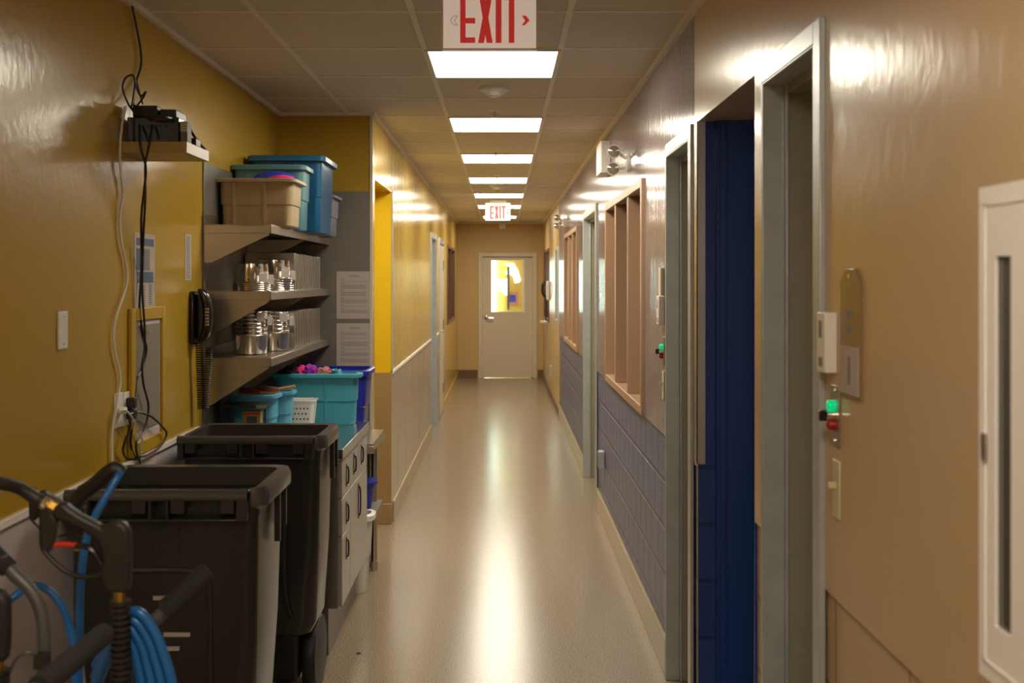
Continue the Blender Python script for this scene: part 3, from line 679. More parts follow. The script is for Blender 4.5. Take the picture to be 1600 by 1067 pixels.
for i in range(11):
    b.box((.0015, -.03, -.055-.007*i), (.002, .0, -.058-.007*i)); b.box((.0015, .04, -.052-.007*i), (.002, .075, -.055-.007*i))
b.build('lettering', 'ink', t)
t = sheet('notice_strip', 'narrow white strip of small print left of the shelves', 'notice', XN, 4.31, 4.395, EYE-(438-VY)*4.38/F, EYE+(VY-366)*4.38/F)
b = MB()
for i in range(22): b.box((.0015, -.024, -.088+.008*i), (.002, .024-random.random()*.015, -.084+.008*i))
b.build('lettering', 'inkgrey', t)
# access panel
t = thing('access_panel', 'grey access panel set in a raised yellow frame', 'access panel', (XN, 3.83, 1.3))
ya, yb, za, zb = -.175, .19, -.262, .262
b = MB().box((0, ya, za), (.014, ya+.045, zb)).box((0, yb-.035, za), (.014, yb, zb)).box((0, ya+.045, zb-.045), (.014, yb-.035, zb)).box((0, ya+.045, za), (.014, yb-.035, za+.05))
b.build('frame', mat('yellow_frame', (.50, .31, .02), .35), t, bevel=.003)
MB().box((.001, ya+.045, za+.05), (.004, yb-.035, zb-.045)).build('rim', 'frp', t)
MB().box((.004, ya+.055, za+.085), (.008, yb-.055, zb-.062)).build('door', mat('grey_panel_paint', (.25, .22, .18), .4), t, bevel=.001)
MB().cyl((.008, .02, zb-.09), (.011, .02, zb-.09), .008).build('latch', 'chrome', t)
# near black telephone
t = thing('wall_phone', 'black wall telephone with long coiled cord beside the shelves', 'telephone', (XN, 4.42, 1.51))
MB().box((0, -.055, -.115), (.022, .075, .105)).build('base', 'black_gloss', t, bevel=.008)
MB().loft([(.022+.012, .02, .024, .10, .01, -.09), (.022+.018, .02, .036, .10, .012, 0), (.022+.012, .02, .024, .10, .01, .09)]).build('cradle', 'black', t, smooth=True)
hs = MB().rings([[Vector((.062+cx+rx*math.cos(a), -.025+.030*math.sin(a), z)) for a in [k*2*math.pi/16 for k in range(16)]] for z, cx, rx in
    ((.115, -.022, .006), (.110, -.018, .014), (.09, -.006, .020), (.05, .006, .019), (0, .012, .018), (-.05, .006, .019), (-.085, -.004, .020), (-.103, -.014, .015), (-.108, -.018, .006))]).build('handset', 'black_gloss', t, smooth=True)
b = MB()
for i in range(6):
    for j in range(2): b.box((.068+j*.008, -.058, -.038+.013*i), (.074+j*.008, -.053, -.030+.013*i))
b.build('keypad', 'paper', hs)
def coil(p0, p1, r, turns, bulge=.0):
    p0 = Vector(p0); p1 = Vector(p1); ax = (p1-p0).normalized(); u = ax.cross(Vector((0, 1, 0))).normalized(); v = ax.cross(u)
    n = turns*10; out = []
    for i in range(n+1):
        a = i/10*2*math.pi; out.append(p0.lerp(p1, i/n)+u*math.cos(a)*r+v*math.sin(a)*r+Vector((0, 0, 0)))
    return out
MB().tube(coil((.035, -.03, -.11), (.035, .0, -.39), .014, 30), .0028, 5).tube(coil((.075, -.02, -.13), (.052, .0, -.39), .014, 28), .0028, 5).build('coiled_cord', 'black', t, smooth=True)

# ================================================================ ALCOVE SHELVES
def wall_shelf(z, lab, drop, X1=-1.0, y0=4.55, y1=YP-.01):
    t = thing('steel_shelf', lab, 'shelf', (XN+.01, y0, z), group='stainless shelves in the alcove')
    W = X1-(XN+.01); Lr = y1-y0
    b = MB().box((0, 0, -.004), (W, Lr, 0)).box((0, 0, -.038), (W, .004, -.004)).box((W-.004, 0, -.038), (W, Lr, -.004)).box((0, 0, 0), (.004, Lr, .045))
    b.build('shelf_top', 'steel', t, bevel=.001)
    for y in (.005, Lr*.5, Lr-.02):
        MB().prism([(0, y, -.038), (W-.01, y, -.038), (W-.01, y, -.045), (.03, y, -drop), (0, y, -drop)], (0, .006, 0)).build('bracket', 'steel', t)
    b = MB()
    for y in (.3, .8, 1.2): b.box((.01, y, -.02), (W-.01, y+.03, -.005))
    b.build('stiffener', 'steel_dark', t)
    return t
Z1, Z2, Z3 = 1.902, 1.613, 1.325
wall_shelf(Z1, 'top stainless wall shelf carrying the storage totes', .165)
wall_shelf(Z2, 'middle stainless wall shelf with inverted bowls', .19)
wall_shelf(Z3, 'lowest stainless wall shelf with tall bowl stacks', .205)

def tote(name, lab, cat, m, x, y, z, w_, d_, h, taper=.06, rim=.012, group=None, rot=0, ribs=True, thick=.004, r=.03, step=.45):
    """open tote; x,y centre, z base"""
    t = thing(name, lab, cat, (x, y, z), (0, 0, rot), group)
    s0 = 1-taper*2.2; s1 = s0+(1-s0)*step
    ex = .010
    secs = [(0, 0, w_*s0*.96, d_*s0*.96, r, 0), (0, 0, w_*s0, d_*s0, r, h*.03), (0, 0, w_*s1-ex, d_*s1-ex, r, h*step), (0, 0, w_*s1, d_*s1, r, h*(step+.015)), (0, 0, w_-.012, d_-.012, r, h*.93)]
    inn = [(0, 0, w_-.012-2*thick, d_-.012-2*thick, r*.9, h*.93), (0, 0, w_*s1-ex-2*thick, d_*s1-ex-2*thick, r*.9, h*step), (0, 0, w_*s0-2*thick, d_*s0-2*thick, r*.9, h*.03+thick)]
    body = MB().loft(secs+inn).build('body', m, t, smooth=True)
    MB().loft([(0, 0, w_-.014, d_-.014, r, h*.925), (0, 0, w_+rim, d_+rim, r, h*.925), (0, 0, w_+rim, d_+rim, r, h*.985), (0, 0, w_+rim*.4, d_+rim*.4, r, h), (0, 0, w_-.012-thick*3, d_-.012-thick*3, r*.9, h), (0, 0, w_-.012-thick*3, d_-.012-thick*3, r*.9, h*.925)], cap0=False, cap1=False).build('rim', m, t, smooth=True)
    if ribs:
        for sx in (-.28, .12):
            b = MB(); yb_ = -d_*s0/2; yt_ = -d_/2
            b.prism([(sx*w_-.006, yb_-.004, h*.05), (sx*w_+.006, yb_-.004, h*.05), (sx*w_+.006, yb_+.01, h*.05), (sx*w_-.006, yb_+.01, h*.05)], (0, yt_-yb_+.004, h*.87))
            b.build('rib', m, body)
    return t
BG = 'storage totes on the top shelf'
tote('storage_tote', 'tan plastic tote nearest on the top shelf', 'tote', 'tan_bin', -1.115, 4.875, Z1+.0005, .345, .25, .218, .045, .03, BG, 0)
tote('storage_tote', 'slate teal tote between the tan and deep blue totes', 'tote', 'teal_bin', -1.12, 5.135, Z1+.0005, .345, .22, .31, .05, .02, BG)
tote('storage_tote', 'tallest deep blue tote on the top shelf', 'tote', 'blue_bin', -1.085, 5.48, Z1+.0005, .365, .40, .385, .04, .03, BG)
tote('storage_tote', 'small blue-grey tote at the far end of the top shelf', 'tote', 'grey_bin', -1.09, 5.86, Z1+.0005, .34, .26, .225, .05, .02, BG)
def blob(name, lab, cat, m, loc, r, sx, sy, sz, noise=.006, sub=3, grp=None):
    return tag(MB().ball((0, 0, 0), r, sx, sy, sz, sub, noise).build(name, m, smooth=True, loc=loc), lab, cat, grp)
blob('rubber_toy', 'cobalt blue rubber disc sticking up at the back of the tan tote', 'toy', 'cobalt', (-1.075, 4.955, Z1+.226), .105, 1, .28, .45, .0)
blob('rubber_toy', 'bright pink rubber dome sticking out of the tan tote', 'toy', 'pink', (-1.02, 4.86, Z1+.207), .075, 1, .8, .52, .0)

# bowls
def bowl(lab, loc, inv, grp):
    t = thing('kennel_bowl', lab, 'bowl', loc, group=grp); s = -1 if inv else 1
    prof = [(0, 0), (.062, 0), (.068, .004), (.080, .072), (.083, .0765), (.094, .0775), (.095, .079), (.0825, .079), (.0788, .074), (.0670, .0052), (.0615, .0012), (0, .0012)]
    prof = [(0, 0), (.068, 0), (.0745, .004), (.080, .083), (.083, .0885), (.094, .0895), (.095, .091), (.0825, .091), (.0788, .0855), (.0733, .0052), (.0675, .0012), (0, .0012)]
    if inv: prof = [(r, .091-h) for r, h in prof]
    MB().lathe(prof, n=40).build('bowl', 'mirror_steel', t, smooth=True)
    z0_ = .004 if inv else .045
    b = MB().box((-.019, -.104, z0_), (.019, -.102, z0_+.042)).tube([(-.01, -.088, .001 if inv else .0905), (-.01, -.098, .001 if inv else .0905), (-.01, -.103, z0_+.01)], .0018, 6, 3).tube([(.01, -.088, .001 if inv else .0905), (.01, -.098, .001 if inv else .0905), (.01, -.103, z0_+.01)], .0018, 6, 3)
    b.build('hanging_clip', 'clip', t, bevel=.001)
    return t
def stack(x, y, z, n, step, inv, where, grp, first=None, jit=.0003):
    for i in range(n):
        k = n-1-i
        lab = 'stainless bowl, %s from the top %s' % (ORD[k], where)
        loc = (x+random.uniform(-jit, jit), y+random.uniform(-jit, jit), z+i*step+.0005)
        r = (0, 0, math.radians(30*k+42 if inv else 40+30*k))
        if first is None: first = bowl(lab, loc, inv, grp); first.rotation_euler = r
        else:
            o = dup(first, loc, lab, r); o['group'] = grp
    return first
iv = stack(-1.14, 4.78, Z2, 5, .0085, True, 'of the near inverted stack, middle shelf', 'inverted bowls on the middle shelf')
stack(-1.09, 5.02, Z2, 6, .011, True, 'of the back inverted stack, middle shelf', 'inverted bowls on the middle shelf', iv)
up = stack(-1.145, 4.78, Z3, 7, .0175, False, 'of the near upright stack, lowest shelf', 'upright bowls on the lowest shelf')
stack(-1.095, 5.02, Z3, 6, .019, False, 'of the back upright stack, lowest shelf', 'upright bowls on the lowest shelf', up)
# trays on edge
def trays(z, shelf, h, first=None, y0=5.24, pitch=.068, n=11):
    for i in range(n):
        nm = 'stainless tray standing on edge, %s from the bowls on the %s shelf' % (ORD[i], shelf)
        loc = (XN+.02, y0+i*pitch, z+.0005)
        hh = 1+random.uniform(-.03, .0)
        if first is None:
            t = thing('steel_tray', nm, 'tray', loc, group='steel trays standing on edge')
            W = .245
            MB().box((0, 0, 0), (W, .004, h)).box((0, .004, 0), (.004, .048, h)).box((W-.004, .004, 0), (W, .048, h)).box((.004, .004, 0), (W-.004, .048, .004)).box((.004, .004, h-.004), (W-.004, .048, h)).build('pan', 'steel', t, bevel=.0015)
            MB().box((W-.003, .046, .002), (W+.004, .050, h-.002)).build('rolled_lip', 'steel_top', t)
            first = t
        else: dup(first, loc, nm, scale=(1, random.choice([1, .9, 1.05]), hh))
    return first
tr = trays(Z2, 'middle', .182)
trays(Z3, 'lowest', .182, tr)

# papers on the steel cladding of the end wall
def paper(lab, x0, x1, y0, y1):
    d = YP-.006; a = P(x0, y1, d); b_ = P(x1, y0, d); c = (a+b_)/2; hx, hz = (b_.x-a.x)/2, (b_.z-a.z)/2
    t = thing('typed_notice', lab, 'notice', c, group='typed notices on the alcove wall')
    MB().box((-hx, -.0012, -hz), (hx, 0, hz)).build('sheet', 'paper', t)
    b = MB(); z = hz-.05
    b.box((-.03, -.0018, hz-.03), (.03, -.0011, hz-.025))
    while z > -hz+.045:
        n = random.choice([1, 3, 4, 4, 5])
        b.box((-hx+.022, -.0018, z), (-hx+.045, -.0011, z+.003)); z -= .008
        for i in range(n):
            b.box((-hx+.022, -.0018, z), (hx-.022-random.random()*.02, -.0011, z+.002)); z -= .0052
        z -= .008
    b.build('lettering', 'inkgrey', t)
    return t
paper('upper typed notice taped on the dark steel alcove wall', 526, 582, 424, 498)
paper('lower typed notice directly under the other typed sheet', 526, 583, 505, 577)

# ---------------------------------------------------------------- steel drawer cabinet
CT = .92
t = thing('steel_cabinet', 'stainless drawer cabinet with polished counter top behind the carts', 'cabinet', (-1.285, 4.63, 0))
W, Lc = .575, .88
MB().box((0, .03, 0), (W-.06, Lc-.01, .215)).build('plinth', 'steel_dark', t)
MB().box((0, .0, .215), (W-.012, Lc, CT-.04)).build('body', 'steel', t, bevel=.002)
MB().box((0, -.02, CT-.045), (W+.012, Lc+.01, CT)).build('counter_top', 'steel_top', t, bevel=.002)
def front(nm, ya, yb, za, zb, hy, hz, hl):
    dr = MB().box((W-.012, ya, za), (W+.004, yb, zb)).build(nm, mat('satin_front', (.48, .45, .40), .35, .3), t, bevel=.002)
    MB().tube([(W+.004, hy, hz-hl/2), (W+.014, hy, hz-hl*.35), (W+.014, hy, hz+hl*.35), (W+.004, hy, hz+hl/2)], .004, 6, 4).build('handle', 'black', dr, smooth=True)
    MB().box((W+.004, hy-.008, hz-hl/2-.01), (W+.007, hy+.008, hz+hl/2+.01)).build('handle_plate', 'ink', dr)
front('drawer', .008, .25, .70, .865, .13, .78, .08)
front('drawer', .008, .25, .53, .695, .13, .61, .08)
front('drawer', .008, .25, .222, .525, .13, .45, .08)
front('drawer', .258, .50, .70, .865, .37, .79, .08)
front('drawer', .505, .86, .70, .865, .63, .79, .08)
front('door', .258, .86, .222, .695, .53, .58, .15)

# low steel table in the corner
t = thing('steel_table', 'low stainless side table between the cabinet and the alcove wall', 'table', (-1.28, 5.535, 0))
tb_ = t; W2_, L2 = .60, .55; TZ = .80
MB().box((0, 0, TZ-.004), (W2_, L2, TZ)).box((W2_-.004, 0, TZ-.045), (W2_, L2, TZ)).box((0, 0, TZ-.045), (W2_, .004, TZ)).build('table_top', 'steel', t, bevel=.001)
for x in (.03, W2_-.055):
    for y in ((.03, L2-.05) if x < .1 else (L2-.05,)):
        lg = MB().cyl((x, y, 0.03), (x, y, TZ-.004), .017).build('leg', 'steel', t, smooth=True)
        MB().cyl((x, y, 0), (x, y, .05), .021).build('foot', 'galv_dark', lg)
MB().box((W2_-.03, -.012, TZ-.05), (W2_+.004, .004, TZ-.012)).build('corner_clip', 'steel', t, bevel=.002)
# bins under it: blue bucket and white basket
def bucket(name, lab, cat, m, x, y, z, r, h, tape=.8, n=28):
    t = thing(name, lab, cat, (x, y, z))
    MB().lathe([(0, 0), (r*tape, 0), (r, h), (r-.005, h), (r*tape-.004, .005), (0, .005)], n=n).build('body', m, t, smooth=True)
    MB().lathe([(r-.005, h-.012), (r+.010, h-.012), (r+.010, h), (r-.005, h)], n=n).build('rim', m, t, smooth=True)
    return t
o = bucket('plastic_bucket', 'royal blue bucket below the low steel table', 'bucket', 'royal', -.82, 5.87, .3955, .115, .15)
b_ = tag(MB().ball((0, 0, 0), .06, 1, 1, .7, 3, .004).build('sponge', mat('pale_sponge', (.6, .52, .3), .9), smooth=True, loc=(-.82, 5.86, .53)), 'pale yellow sponge in the blue bucket under the table', 'sponge')
MB().box((.02, .19, .38), (W2_-.01, L2-.01, .395)).build('lower_shelf', 'steel_dark', tb_, bevel=.001)
t = tote('plastic_basket', 'white plastic bin of bottles on the floor past the cabinet', 'bin', 'white', -.82, 5.63, 0, .26, .15, .42, .10, .02, r=.05)
o = thing('spray_bottle', 'green bottle standing in the white bin', 'bottle', (-.775, 5.62, .02)); MB().lathe([(0, 0), (.03, 0), (.03, .34), (.012, .39), (.012, .43), (0, .43)], n=16).build('body', mat('green_bottle', (.02, .25, .05), .25), o, smooth=True)
o = thing('spray_bottle', 'violet bottle standing in the white bin', 'bottle', (-.84, 5.64, .02)); MB().lathe([(0, 0), (.028, 0), (.028, .35), (.012, .40), (.012, .44), (0, .44)], n=16).build('body', mat('violet_bottle', (.12, .06, .25), .25), o, smooth=True)

# ---------------------------------------------------------------- bins on the counter
tote('storage_tote', 'large aqua tote of cloths at the back of the counter', 'tote', 'aqua', -.955, 5.44, CT+.0005, .43, .12, .262, .04, .03, r=.03)
tote('storage_tote', 'royal blue tote standing in the alcove corner', 'tote', 'royal', -.965, 5.82, TZ+.0005, .475, .30, .375, .06, .02, r=.05)
tote('storage_tote', 'light blue bin of scrub brushes nearest on the counter', 'bin', 'sky', -1.165, 4.97, CT+.0005, .215, .12, .205, .05, .02, 'light blue bins on the counter', r=.03, ribs=False)
tote('storage_tote', 'light blue bin directly behind the brush bin', 'bin', 'sky', -1.11, 5.115, CT+.0005, .19, .11, .205, .05, .02, 'light blue bins on the counter', r=.03, ribs=False)
for i, (x, y, z, lab) in enumerate(((-1.19, 4.95, CT+.21, 'scrub brush with red bristles, leftmost in the light blue bin'), (-1.11, 4.99, CT+.215, 'scrub brush lying over the gap between light blue bins'))):
    t = thing('scrub_brush', lab, 'brush', (x, y, z), (0, .1, .2+.2*i), group='scrub brushes')
    MB().loft([(0, 0, .10, .035, .016, -.012), (0, 0, .11, .04, .018, .0)]).build('handle', 'wood', t, smooth=True)
    MB().rings([[Vector((.05*math.cos(a)*k_, .022*math.sin(a)*k_, z_)) for a in [j*math.pi/8 for j in range(16)]] for z_, k_ in ((.0, 1), (.015, .95), (.024, .6))]).build('bristles', 'bristle', t)
t = thing('wooden_brush_handle', 'pale wooden handle sticking out between light blue bins', 'brush', (-1.07, 5.06, CT+.215))
MB().tube([(-.03, 0, .0), (.03, 0, .008), (.075, 0, .016)], .008, 8, 4).build('handle', 'wood', t, smooth=True)
# small perforated basket
t = thing('perforated_basket', 'small white perforated basket in front of the aqua tote', 'basket', (-1.008, 5.28, CT+.0005))
m_ = 'white'
secs = [(0, 0, .118, .09, .015, 0), (0, 0, .145, .115, .02, .135), (0, 0, .155, .125, .02, .138), (0, 0, .155, .125, .02, .145), (0, 0, .138, .108, .018, .145), (0, 0, .112, .084, .013, .004)]
MB().loft(secs).build('body', m_, t, smooth=True)
b = MB()
for i in range(5):
    for j in range(4):
        fx = -.040+.018*i+(.009 if j % 2 else 0); z = .025+.026*j; yy = -.045-.0125*z/.135*1.0
        b.box((fx-.004, yy-.0012, z-.004), (fx+.004, yy+.002, z+.004))
b.build('perforation', 'ink', t)
# black desk organiser with a carton
t = thing('document_tray', 'black tiered tray on the counter behind the cart', 'tray', (-1.26, 4.70, CT+.0005))
b = MB().box((0, 0, 0), (.20, .17, .006)).box((0, 0, .074), (.20, .165, .080)).box((0, 0, .170), (.20, .165, .180)).box((0, 0, 0), (.006, .17, .21)).box((.17, .12, 0), (.176, .126, .18)).box((0, 0, 0), (.10, .006, .075))
b.build('tray_body', 'black', t, bevel=.001)
MB().box((.16, -.002, .167), (.203, .004, .183)).build('edge', 'galv_dark', t)
t = thing('small_carton', 'small yellow and red carton inside the black tray', 'carton', (-1.135, 4.76, CT+.081))
MB().box((-.04, 0, 0), (.04, .05, .066)).build('box', 'product', t); MB().box((-.038, -.001, .052), (.038, 0, .062)).build('red_band', 'red', t); MB().box((-.02, -.001, .012), (.025, 0, .045)).build('print', 'ink', t)
# cloths in the aqua tote
ZC = CT+.265
for nm, lab, m_, x, y, r, s in (('cloth_toy', 'magenta and purple cloth heaped in the aqua tote', 'purple', -.99, 5.44, .05, (.8, .7, .8)), ('cloth_toy', 'pink cloth left of the purple one in the aqua tote', 'pink', -1.04, 5.44, .04, (.8, .8, .9)),
        ('cloth_toy', 'salmon cloth scrap right in the aqua tote', 'salmon', -.92, 5.44, .045, (1, .8, .55)), ('cloth_toy', 'dark cloth deep left in the aqua tote', 'dkcloth', -1.10, 5.44, .055, (1.2, .8, .6)), ('cloth_toy', 'blue cloth corner at the rim of the aqua tote', 'sky', -.86, 5.44, .03, (1, .7, .5))):
    blob(nm, lab, 'cloth', m_, (x, y, ZC), r, *s, noise=.007, sub=3, grp='cloths in the aqua tote')

# ---------------------------------------------------------------- wheeled carts
def cart(lab, x0, y0, W=.535, D=.42, H=1.07):
    t = thing('wheeled_refuse_cart', lab, 'refuse cart', (x0, y0, 0), group='charcoal refuse carts')
    cx, cy = W/2, D/2; th = .006
    secs = [(cx, cy, W*.70, D*.55, .05, .275), (cx, cy, W*.82, D*.78, .06, .285), (cx, cy, W*.90, D*.86, .06, .33), (cx, cy, W*.955, D*.93, .045, .62), (cx, cy, W*.985, D*.98, .035, H-.09), (cx, cy, W, D, .035, H-.07), (cx, cy, W, D, .035, H-.012)]
    inn = [(cx, cy, W-2*th, D-2*th, .03, H-.012), (cx, cy, W*.955-2*th, D*.93-2*th, .04, .62), (cx, cy, W*.88-2*th, D*.84-2*th, .05, .33)]
    body = MB().loft(secs+inn, 6).build('body', 'cart', t, smooth=True)
    # embossed panel and ribs on the near face
    b = MB()
    def ny(z): return cy-(D*.93/2 if z < .62 else D*(.93+(z-.62)/.36*.05)/2)
    for k in range(6):
        x = .08+k*.075
        b.prism([(x-.004, ny(.98)-.003, .98), (x+.004, ny(.98)-.003, .98), (x+.001, ny(.82)-.001, .82), (x-.001, ny(.82)-.001, .82)], (0, .01, 0))
    b.build('rib', 'cart', body)
    b = MB(); zz = [.42, .74, .80, .82]; xx = [.40, .40, .385, .35]
    pts = [(.42, .36), (.405, .42), (.395, .50), (.395, .76), (.385, .80), (.35, .825), (.16, .825), (.125, .80), (.115, .76), (.115, .42)]
    path = [Vector((x, cy-(D*(.93 if z >= .6 else .86+(z-.33)/.29*.07))/2-.001, z)) for x, z in pts]
    b.tube(path, .011, 8, 4)
    b.build('embossed_panel', 'cart', body, smooth=True)
    # rim: wide flared on the open sides
    MB().loft([(cx+.01, cy+.01, W+.002, D+.002, .035, H-.06), (cx+.012, cy+.010, W+.022, D+.018, .045, H-.052), (cx+.012, cy+.010, W+.026, D+.022, .048, H-.02), (cx+.010, cy+.010, W+.012, D+.016, .045, H), (cx, cy, W-.03, D-.03, .035, H-.002), (cx, cy, W-.02, D-.02, .03, H-.06)], 6, False, False).build('rim', 'cart_rim', t, smooth=True)
    # hinge bar with pockets
    yb = -.045
    hb = MB().tube([(.0, yb+.01, H-.012), (W-.02, yb+.01, H-.012)], .017, 12).build('handle_bar', 'cart_rim', t, smooth=True)
    b = MB()
    for xa, xb in ((.0, .024), (.235, .245), (.285, .293), (W-.052, W-.02)): b.box((xa, yb, H-.082), (xb, .02, H-.002))
    b.box((0, yb+.004, H-.086), (W-.02, .02, H-.078))
    b.build('bracket', 'cart', t, bevel=.003)
    for xa in (.03, .19, .30, .44): MB().box((xa, yb-.004, H-.062), (xa+.04, yb+.03, H-.012)).build('hinge_lug', 'cart', t, bevel=.003)
    for k in range(2): MB().box((W+.004, .20+k*.09, H-.20+k*.03), (W+.022, .215+k*.09, H-.05)).build('gusset', 'cart', t, bevel=.002)
    MB().box((.08, .06, .09), (W-.10, D-.05, .28)).build('undercarriage', 'black', t, bevel=.01)
    MB().cyl((.045, .25, .15), (W-.065, .25, .15), .012).build('axle', 'tube', t)
    for x in (.02, W-.095):
        w_ = MB().lathe([(.06, 0), (.11, .004), (.143, .004), (.15, .015), (.15, .045), (.143, .056), (.11, .056), (.06, .06)], (x, .25, .15), 32, 'X').build('wheel', 'rubber', t, smooth=True)
        MB().lathe([(0, .008), (.05, .008), (.06, .012), (.06, .050), (.05, .054), (0, .054)], (x, .25, .15), 20, 'X').build('hub', 'black', w_, smooth=True)
    MB().box((.1, .03, 0), (.16, .07, .10)).box((W-.18, .03, 0), (W-.12, .07, .10)).build('foot', 'black', t, bevel=.006)
    for xa, z in ((.235, .745), (.265, .64), (.235, .60)): MB().box((xa, cy-D*.955/2-.006, z), (xa+.075, cy-D*.955/2+.002, z+.011)).build('sticker', 'paper', body)
    return t
cart('nearest charcoal refuse cart with open top and white stickers', -1.235, 3.01, D=.38, H=1.064)
cart('farther charcoal refuse cart between nearest cart and steel cabinet', -1.235, 4.04, D=.34, H=1.064)

# ================================================================ PRESSURE WASHER, foreground left
D0 = 1.80
t = thing('pressure_washer', 'wheeled pressure washer with foam grips in the bottom left corner', 'pressure washer', (-.80, 1.55, 0))
o3 = Vector((-.80, 1.55, 0))
Q = lambda x, y, d: P(x, y, d)-o3
fr = MB().tube([Q(2, 872, 1.86), Q(22, 897, 1.86), Q(50, 925, 1.86), Q(65, 960, 1.86), Q(69, 1010, 1.86), Q(69, 1090, 1.86), Q(75, 1300, 1.86), Vector((-.03, .30, .25))], .0115, 12, 5).build('frame', 'tube', t, smooth=True)
MB().tube([Q(-40, 830, 1.84), Q(-8, 868, 1.86), Q(14, 889, 1.86)], .0165, 12, 3).build('grip', 'foam', t, smooth=True)
MB().tube([Q(60, 1075, 1.56), Q(83, 1056, 1.60), Q(125, 1022, 1.68), Q(158, 994, 1.74), Q(163, 990, 1.75)], lambda k: .0185 if k < .93 else .0185*(1-(k-.93)*7), 14, 4).build('grip', 'foam', t, smooth=True)
MB().tube([Q(256, 955, 1.99), Q(272, 941, 2.0), Q(300, 915, 2.02), Q(320, 897, 2.04), Q(326, 892, 2.045)], lambda k: .0205 if k < .93 else .0205*(1-(k-.93)*7), 14, 4).build('grip', 'foam', t, smooth=True)
MB().tube([Q(262, 950, 1.995), Q(245, 966, 1.99), Q(228, 986, 1.985), Q(218, 1030, 1.98), Q(214, 1250, 1.97), Vector((.14, .36, .25))], .0125, 12, 5).tube([Q(64, 1072, 1.57), Q(50, 1100, 1.56), Q(60, 1300, 1.58), Vector((.02, .06, .25))], .0125, 12, 5).build('handle_tube', 'tube', t, smooth=True)
MB().box((-.14, .0, .16), (.26, .42, .22)).build('chassis', 'tube', t, bevel=.01)
MB().lathe([(0, -.16), (.08, -.16), (.10, -.12), (.10, .10), (.07, .15), (0, .15)], (.06, .2, .32), 24, 'X').build('motor', 'black', t, smooth=True)
for x in (-.17, .27): MB().lathe([(.05, 0), (.11, 0), (.12, .015), (.12, .035), (.11, .045), (.05, .045)], (x-.02, .30, .12), 24, 'X').build('wheel', 'rubber', t, smooth=True)
MB().cyl((-.16, .30, .12), (.27, .30, .12), .01).build('axle', 'tube', t)
MB().box((-.12, .03, 0), (-.08, .07, .17)).box((.20, .03, 0), (.24, .07, .17)).build('foot', 'rubber', t)
def zip_(pts, r, m, nm, par): return MB().tube(pts, r, 8, 5).build(nm, m, par, smooth=True)
zip_([Q(14, 1052, 1.82), Q(25, 1030, 1.82), Q(42, 1020, 1.82), Q(58, 1022, 1.83), Q(68, 1040, 1.83)], .003, 'tube', 'control_cable', t)
MB().box(Q(60, 1040, 1.84), Q(72, 1024, 1.82)).build('cable_clamp', 'black', t)

# spray gun builder, drawn from its outline and given thickness
def spray_gun(lab, dx=0, dy=0, d=1.86, sc=1.0, back=False):
    """dx,dy shift in photo pixels of the same gun seen at depth d"""
    base = P(140+dx, 860+dy, d)
    t = thing('spray_gun', lab, 'spray gun', base, group='pressure washer spray guns')
    def G(x, y, o=0): p = P(140+dx+((x/3.2625)-140)*sc, 860+dy+((y/3.2625+740)-860)*sc, d)-base; return Vector((p.x, o, p.z))
    out = [(283, 160), (335, 138), (360, 165), (420, 205), (490, 240), (530, 268), (560, 245), (600, 234), (640, 245), (668, 290), (670, 330), (672, 420), (670, 520), (662, 592), (640, 602), (555, 602), (545, 580), (525, 530), (520, 480), (530, 440), (522, 380), (500, 335), (450, 300), (380, 262), (300, 232), (272, 205)]
    W_ = .013
    MB().prism([G(x, y, -W_) for x, y in out], (0, 2*W_, 0)).build('body', 'rubber', t, bevel=.007)
    b = MB()
    for i, y in enumerate((430, 470, 515, 560)): b.prism([G(600, y-14, -W_-.001), G(665, y-2, -W_-.001), G(665, y+8, -W_-.001), G(600, y-4, -W_-.001)], (0, .003, 0))
    b.build('grip_ridge', 'black', t)
    b = MB().tube([G(215, 170), G(212, 280), G(216, 370), G(240, 410), G(300, 470), G(360, 510), G(430, 528), G(490, 520), G(530, 505)], .0045*sc, 8, 5)
    b.build('trigger_guard', 'black', t, smooth=True)
    MB().prism([G(210, 175, -.008), G(285, 160, -.008), (G(272, 205, -.008)), G(300, 232, -.008), G(290, 330, -.008), G(262, 400, -.008), G(215, 375, -.008)], (0, .016, 0)).build('rear_housing', 'black', t, bevel=.004)
    MB().tube([G(385, 368), G(440, 372), G(480, 400), G(505, 440), G(516, 468)], .0055*sc, 8, 5).build('trigger', 'black_gloss', t, smooth=True)
    MB().tube([G(268, 362), G(330, 360), G(392, 366)], .0048*sc, 8, 3).build('safety_lock', 'black' if sc < .9 else 'red', t, smooth=True)
    MB().cyl(G(300, 185), G(255, 160), .0115*sc, n=6).cyl(G(270, 168), G(232, 152), .009*sc, n=16).build('inlet_fitting', 'brass', t)
    MB().cyl(G(245, 158), G(222, 146), .0125*sc, n=20).build('ferrule', 'chrome', t, smooth=True)
    MB().cyl(G(610, 595), G(610, 650), .0105*sc, n=8).build('outlet_fitting', 'brass', t)
    b = MB(); prof = []
    p0, p1 = G(614, 645), G(620, 1500); n = 27
    L_ = (p1-p0).length; path = []
    for i in range(n):
        a = p0.lerp(p1, i/n); c = p0.lerp(p1, (i+.58)/n); b.cyl(a, c, .0178*sc, n=16); b.cyl(c, p0.lerp(p1, (i+1)/n), .0115*sc, n=16)
    b.build('ribbed_wand_sleeve', 'rubber', t)
    MB().cyl(p1-Vector((0, 0, 0)), p1+Vector((0, 0, -.25)), .007).build('wand', 'steel', t)
    return t
spray_gun('front black spray gun with red safety lock and brass fittings', 0, 0, 1.88)
g2 = spray_gun('rear spray gun partly hidden behind the front one', -44, 0, 2.22, .62)
g2.location = P(93, 812, 2.25)
spray_gun('spray gun cut off by the left picture edge', -190, 108, 1.80)
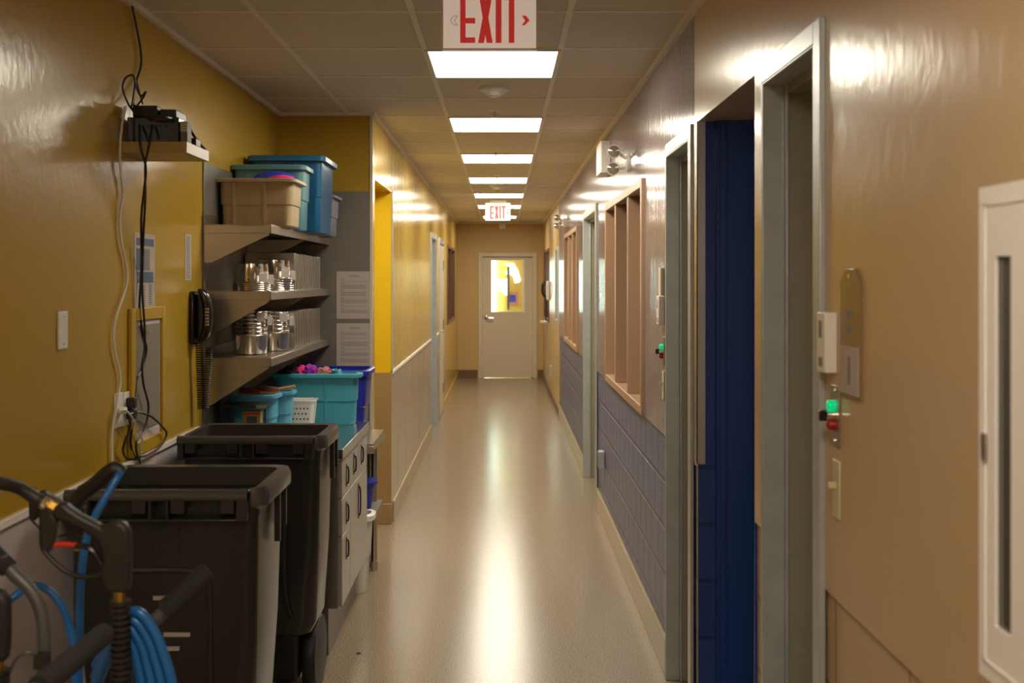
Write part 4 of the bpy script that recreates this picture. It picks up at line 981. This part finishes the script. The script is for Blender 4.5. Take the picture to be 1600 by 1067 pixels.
# hoses
def hose(lab, pts, r, m='hose_blue', nm='pressure_hose', grp='hoses of the pressure washer', k=7):
    return tag(MB().tube(pts, r, 12, k).build(nm, m, smooth=True), lab, 'hose', grp)
hose('black rubber hose arching in from the left to the front gun', [P(-60, 748, 1.80), P(0, 755, 1.84), P(30, 762, 1.87), P(55, 778, 1.88), P(68, 785, 1.88)], .0115, 'rubber')
hose('black hose stub behind joining the blue hose top', [P(118, 790, 2.16), P(128, 772, 2.14), P(150, 755, 2.12), P(172, 736, 2.1), P(182, 733, 2.1), P(190, 740, 2.1)], .0155, 'rubber')
t = tag(MB().cyl(P(135, 765, 2.13)+Vector((0, -.0, 0)), P(150, 752, 2.12), .013, n=6).build('hose_coupling', 'brass'), 'brass hexagonal coupling on the black hose stub', 'coupling', 'hoses of the pressure washer')
hose('straight blue hose hanging down behind the front gun', [P(189, 735, 2.1), P(182, 748, 2.08), P(160, 785, 2.06), P(140, 825, 2.05), P(130, 870, 2.05), P(125, 930, 2.05), P(124, 1000, 2.05), P(124, 1150, 2.05), P(125, 1500, 2.05)], .0075)
hose('blue hose curving over the grey tube at the left', [P(-30, 970, 1.95), P(12, 940, 1.95), P(35, 922, 1.97), P(55, 914, 1.98), P(80, 926, 1.98), P(100, 955, 1.98), P(113, 1000, 1.98), P(118, 1060, 1.98), P(118, 1200, 1.98)], .0072)
for i, lab in enumerate(('outermost blue hose loop right of the front gun', 'second blue hose loop from outside, right of the gun', 'third blue hose loop from outside, right of the gun', 'innermost blue hose loop right of the front gun')):
    k = i*17; dd = 1.90+.004*i
    hose(lab, [P(150-k*.1, 1040+k, dd+.06), P(180-k*.3, 985+k, dd+.02), P(212-k*.45, 955+k*.75, dd), P(240-k*.62, 985+k*.5, dd), P(258-k*.8, 1030+k*.3, dd), P(268-k*.92, 1067, dd), P(276-k, 1120, dd), P(276-k, 1250, dd+.02), P(236-k*.6, 1380-k, dd+.06)], .0092)

# floor debris
tag(MB().prism([(-.012, -.004, 0), (0, -.009, .002), (.013, -.003, 0), (.012, .005, .001), (0, .004, .006), (-.012, .005, 0)], (0, 0, .0015)).build('dry_leaf', 'leafbrown', loc=(-.64, 4.68, 0)), 'tiny brown leaf scrap on the floor near the cabinet', 'leaf')
